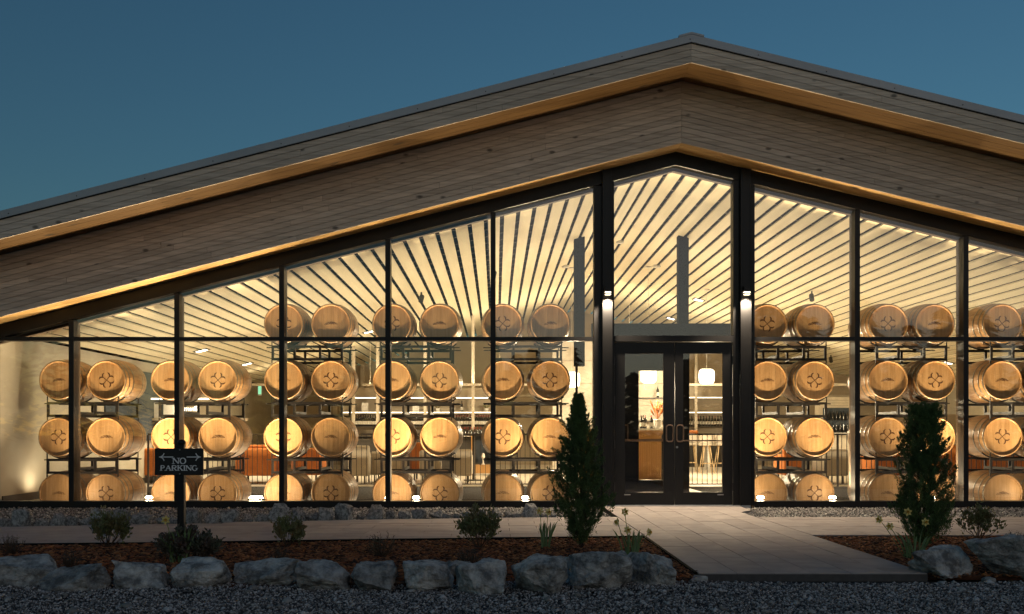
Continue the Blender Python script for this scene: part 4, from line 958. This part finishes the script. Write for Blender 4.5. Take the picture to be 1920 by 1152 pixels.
# ------------------------------------------------------------------ plants
def leafquads(pts, dirs, L_, W_, g, mb_v, mb_f, fold=.25):
    for p, d in zip(pts, dirs):
        d = d.normalized(); s = d.cross(Vector((g.uniform(-1, 1), g.uniform(-1, 1), g.uniform(-1, 1)))).normalized(); n_ = d.cross(s); l = L_ * g.uniform(.7, 1.2); w_ = W_ * g.uniform(.7, 1.2)
        k = len(mb_v); mid = p + d * l * .5
        mb_v += [p, mid + s * w_ / 2 + n_ * w_ * fold, p + d * l, mid - s * w_ / 2 + n_ * w_ * fold]; mb_f += [(k, k + 1, k + 2), (k, k + 2, k + 3)]
def fol(name, vs, fs, m, parent):
    me = bpy.data.meshes.new(name); me.from_pydata([tuple(v_) for v_ in vs], [], fs); me.materials.append(m); o = bpy.data.objects.new(name, me); COL.objects.link(o); o.parent = parent; return o
def conifer(xx, Y, prof, label, seed, tips, nb_, hgt, lean=.0, extra=()):
    g = random.Random(seed); t = empty('conifer', (px(xx, Y), Y, -.025), label=label, cat='tree')
    MB().tube((0, 0, 0), (0, 0, hgt * .45), .022, 8, .012).build('trunk', M['trunk'], t)
    def rad(z):
        for (a, ra), (b, rb) in zip(prof, prof[1:]):
            if z <= b: return ra + (rb - ra) * (z - a) / (b - a)
        return 0
    V, Fc = [], []; br = MB()
    for i in range(nb_):
        z = hgt * (.04 + .95 * g.random() ** .9); a = g.uniform(0, 6.283); rr = rad(z) * (g.random() ** .4) * (1 + .22 * math.sin(a * 3 + z * 9 + seed) + .25 * g.uniform(-1, 1))
        tx = 0
        if len(tips) > 1 and z > hgt * .62: tp = g.choice(tips); tx = tp[0] * (z / hgt - .55) / .45
        elif tips: tx = tips[0][0] * (z / hgt) * (len(tips) == 1)
        c = Vector((tx + rr * math.cos(a), rr * math.sin(a), z)); out = Vector((math.cos(a), math.sin(a), 0)) * .55 + Vector((0, 0, 1.)); out.normalize()
        if z > hgt * 1.0: continue
        ln = .10 * g.uniform(.7, 1.3) * (1 - .35 * z / hgt)
        br.tube(c - out * ln * .9 - Vector((math.cos(a), math.sin(a), 0)) * rr * .3, c, .0025, 3, .0015)
        for j in range(85):
            s = g.random(); q = c + out * (s - .5) * ln * 1.3 + Vector((g.gauss(0, 1), g.gauss(0, 1), g.gauss(0, 1))) * .016 * (1.15 - s)
            d = (out + Vector((g.uniform(-1, 1), g.uniform(-1, 1), g.uniform(-.5, .8))) * .75)
            leafquads([q], [d], .027, .0075, g, V, Fc, .1)
    for (ex_, ey_, ez_, lx, lz) in extra:
        for j in range(150):
            s = g.random(); q = Vector((ex_ + lx * s, ey_, ez_ + lz * s)) + Vector((g.gauss(0, 1), g.gauss(0, 1), g.gauss(0, 1))) * .028 * (1.2 - s)
            leafquads([q], [Vector((lx, 0, lz)).normalized() + Vector((g.uniform(-1, 1), g.uniform(-1, 1), g.uniform(-.4, 1))) * .7], .027, .008, g, V, Fc, .1)
    br.build('branches', M['twig'], t); fol('crown', V, Fc, M['conifer'], t)
YT = -5.0
k5 = (YT + CAMD) / F
conifer(1090, YT, [(0, .03), (.07, .05), (.16, .15), (.32, .23), (.50, .25), (.70, .215), (.95, .18), (1.10, .12), (1.25, .065), (1.48, .012)], 'tall pointed dark conifer left of the glass doors', 11, [(-.03, 1)], 640, 1.46, extra=((-.08, -.03, 1.0, -.14, .05), (-.1, 0, .86, -.18, .08), (-.1, .02, 1.12, -.1, .09), (.05, 0, 1.15, .08, .1), (-.12, 0, .6, -.13, .06)))
conifer(1733, -5.1, [(0, .03), (.06, .06), (.16, .20), (.35, .255), (.55, .235), (.80, .20), (1.0, .18), (1.15, .115), (1.30, .07), (1.40, .02)], 'twin tipped dark conifer in the right bed', 23, [(-.085, 1), (.06, 1)], 660, 1.37, extra=((-.12, 0, .45, -.15, .04), (.1, 0, .3, .14, .02), (.1, 0, .75, .1, .08)))
def shrub(xx, yb, wd, hgt, label, seed, m=None, nst=18, nl=800, L_=.044, W_=.023, twiggy=False, flowers=0, rt=0):
    g = random.Random(seed); X, Y = gp(xx, yb); t = empty('shrub', (X, Y, -.02), label=label, cat='shrub'); sc_ = (Y + CAMD) / F; wd *= sc_; hgt *= sc_
    st = MB(); V, Fc = [], []; tips = []
    for i in range(nst):
        a = g.uniform(0, 6.283); rr = wd / 2 * math.sqrt(g.random()); top = Vector((rr * math.cos(a), rr * math.sin(a) * .8, hgt * g.uniform(.62, 1.) * (1 - .35 * (rr / (wd / 2)) ** 2)))
        b0 = Vector((g.uniform(-.02, .02) + top.x * .12, g.uniform(-.02, .02), 0)); mid = b0.lerp(top, .5) + Vector((top.x * .12, top.y * .12, -.01)); st.tube(b0, mid, .004, 4, .003); st.tube(mid, top, .003, 4, .0015); tips.append((mid, top))
    for i in range(nl):
        mid, top = g.choice(tips); s = g.random() ** (.7 if not twiggy else .9); p = mid.lerp(top, s * 1.02) + Vector((g.gauss(0, 1), g.gauss(0, 1), g.gauss(0, 1))) * (.022 if not twiggy else .010)
        d = (top - mid).normalized() * .6 + Vector((g.uniform(-1, 1), g.uniform(-1, 1), g.uniform(-.3, 1)))
        leafquads([p], [d], L_, W_, g, V, Fc)
    st.build('stems', M['twig'], t); fol('leaves', V, Fc, m or M['leaf'], t)
    if flowers:
        V2, F2 = [], []
        for i in range(flowers):
            top = tips[i][1] + Vector((0, 0, .05)); st2 = MB().tube(tips[i][1], top, .003, 4).build('bud_stem', M['blade'], t)
            for j in range(16): leafquads([top + Vector((g.gauss(0, 1), g.gauss(0, 1), g.gauss(0, 1))) * .010], [Vector((g.uniform(-1, 1), g.uniform(-1, 1), g.uniform(0, 1)))], .025, .012, g, V2, F2)
        fol('blossoms', V2, F2, M['blossom'], t)
M['blossom'] = mat('pale_blossom', (.35, .32, .16), (.22, .20, .09), rough=.7, scale=30)
shrub(203, 1024, 76, 74, 'leafy green shrub with pale buds at the left', 1, flowers=4, nl=900)
shrub(350, 1050, 115, 68, 'wide dark sprawling shrub at the foot of the parking sign', 2, M['leafd'], 30, 2200)
shrub(536, 1021, 66, 58, 'round green shrub left of the middle of the bed', 3)
shrub(898, 1024, 82, 78, 'dense rounded shrub in the middle of the left bed', 4, nst=26, nl=1500)
shrub(1836, 1008, 84, 66, 'loose airy shrub behind the right boulders', 5, nst=16, nl=750)
shrub(715, 1040, 66, 48, 'low reddish twiggy shrub in the middle of the bed', 6, M['leafd'], 34, 380, .018, .007, True)
shrub(18, 1036, 58, 40, 'low wispy twiggy shrub at the far left edge', 7, M['leafg'], 40, 320, .016, .005, True)
shrub(132, 1062, 34, 38, 'small grey tuft behind the far left boulders', 8, M['leafg'], 34, 260, .015, .005, True)
shrub(524, 1056, 40, 40, 'faint grey twiggy tuft in front of the round shrub', 9, M['leafg'], 34, 260, .015, .005, True)
shrub(880, 1060, 52, 46, 'dim grey twiggy tuft in front of the dense shrub', 10, M['leafg'], 44, 360, .015, .005, True)
shrub(1905, 1015, 40, 24, 'tiny tuft above the big right boulder', 12, M['leafd'], 20, 120, .016, .006, True)

def flower_mesh():
    pv, pf = [], []
    for i in range(6):
        a = i * math.pi / 3; d = Vector((math.cos(a), -.10, math.sin(a))); s = Vector((-math.sin(a), 0, math.cos(a))); k = len(pv)
        pv += [d * .006, d * .022 + s * .012, d * .040, d * .022 - s * .012, d * .006 + Vector((0, .002, 0)), d * .022 + s * .012 + Vector((0, .002, 0)), d * .040 + Vector((0, .001, 0)), d * .022 - s * .012 + Vector((0, .002, 0))]
        pf += [(k, k + 1, k + 2, k + 3), (k + 7, k + 6, k + 5, k + 4), (k, k + 4, k + 5, k + 1), (k + 1, k + 5, k + 6, k + 2), (k + 2, k + 6, k + 7, k + 3), (k + 3, k + 7, k + 4, k)]
    me = bpy.data.meshes.new('petals'); me.from_pydata([tuple(v_) for v_ in pv], [], pf); me.materials.append(M['petal'])
    c = MB().lathe([(.001, -.004), (.009, -.004), (.010, -.016), (.014, -.026), (.011, -.026), (.007, -.012)], 12, 'y').mesh('trumpet', M['corona'], True); return me, c
pet_me, cor_me = flower_mesh()
def daffodils(xx, yb, label, seed, wd, hgt, nleaf, flowers):
    g = random.Random(seed); X, Y = gp(xx, yb); t = empty('daffodil_clump', (X, Y, -.02), label=label, cat='flowers'); sc_ = (Y + CAMD) / F
    lf = MB()
    for i in range(nleaf):
        bx = g.uniform(-.25, .25) * wd * sc_; by = g.uniform(-.05, .05); tx = bx * 2 + g.uniform(-.2, .2) * wd * sc_; ty = by + g.uniform(-.08, .08); h_ = hgt * sc_ * g.uniform(.55, 1.)
        ang = g.uniform(-.7, .7); wv = Vector((math.cos(ang), math.sin(ang), 0)) * .007; P = []
        for j in range(6):
            s = j / 5; P.append(Vector((bx + (tx - bx) * s ** 1.6, by + (ty - by) * s ** 1.5, h_ * (s - .12 * s ** 4))))
        nn = Vector((-wv.y, wv.x, 0)).normalized() * .0015
        for j in range(5):
            wa = wv * (1 - .0 * j) if j < 4 else wv * .8; wb = wv * (1 if j < 4 else .12); a, b = P[j], P[j + 1]
            lf.hexa([a - wa - nn, a + wa - nn, a + wa + nn, a - wa + nn, b - wb - nn, b + wb - nn, b + wb + nn, b - wb + nn])
    lf.build('blades', M['blade'], t)
    for k, (fx, fy, turn) in enumerate(flowers):
        tgt = Vector((px(fx, Y) - X, -.02, pz(fy, Y) + .02)); b0 = Vector((tgt.x * .25, 0, 0)); mid = Vector((b0.x * .4 + tgt.x * .6, 0, tgt.z * .72)); s = MB(); pts = []
        for j in range(9): u = j / 8; pts.append(b0 * (1 - u) ** 2 + mid * 2 * u * (1 - u) * 1. + tgt * u * u)
        s.path(pts, .003, 5); s.build('flower_stem', M['blade'], t)
        f = inst('flower', pet_me, t, loc=tgt, rot=(R(-8), R(g.uniform(0, 60)), R(turn)), sc=(1., 1., 1.)); inst('trumpet', cor_me, f)
daffodils(335, 1052, 'daffodil clump with one yellow flower below the parking sign', 1, 70, 78, 17, [(312, 975, 10)])
daffodils(1020, 1024, 'slim daffodil clump with two yellow flowers left of the conifer', 2, 44, 60, 15, [(1012, 958, -15), (1028, 960, 20)])
daffodils(1183, 1040, 'daffodil clump with four flowers beside the walk', 3, 60, 60, 20, [(1171, 960, 15), (1157, 979, -70), (1176, 994, 5), (1216, 998, 40)])
daffodils(1712, 1042, 'daffodil clump with four flowers beside the right conifer', 4, 60, 58, 18, [(1700, 960, -20), (1647, 974, -50), (1667, 987, -35), (1733, 979, 0)])

# ------------------------------------------------------------------ woods behind the viewer, seen only as reflections in the glass
g = random.Random(5); V, Fc = [], []
def wtree(x, y, h, r):
    for i in range(240):
        s = g.random() ** .8; a = g.uniform(0, 6.283); z = h * (.06 + .94 * s); rr = r * (1 - s) ** .8 * g.uniform(.5, 1.15) + .1
        c = Vector((x + rr * math.cos(a), y + rr * math.sin(a), z)); u = Vector((math.cos(a), math.sin(a), -.35)) * g.uniform(.4, .9) * (.4 + r * .3); v_ = Vector((-math.sin(a), math.cos(a), .1)) * g.uniform(.25, .5) * (.4 + r * .25); k = len(V)
        V.extend([c - u * .6, c + v_, c + u, c - v_]); Fc.append((k, k + 1, k + 2, k + 3))
for i in range(190):
    x = -120 + i * 1.15 + g.uniform(-.5, .5); hgt = 5.2 + 1.6 * math.sin(x * .33) + g.uniform(-1., 1.6) + (3.5 if x > 12 else 0) + (2.5 if x < -25 else 0)
    wtree(x, -62 + g.uniform(-3, 3), max(4., hgt), g.uniform(1.3, 2.2))
for i in range(12): wtree(14 + i * 1.2 + g.uniform(-.5, .5), -38 + g.uniform(-2, 2), g.uniform(5, 8.5), 1.6)
wd_ = fol('woods', V, Fc, M['woods'], None); tag(wd_, 'dark line of far conifers behind the viewer, mirrored in the glass', kind='stuff')
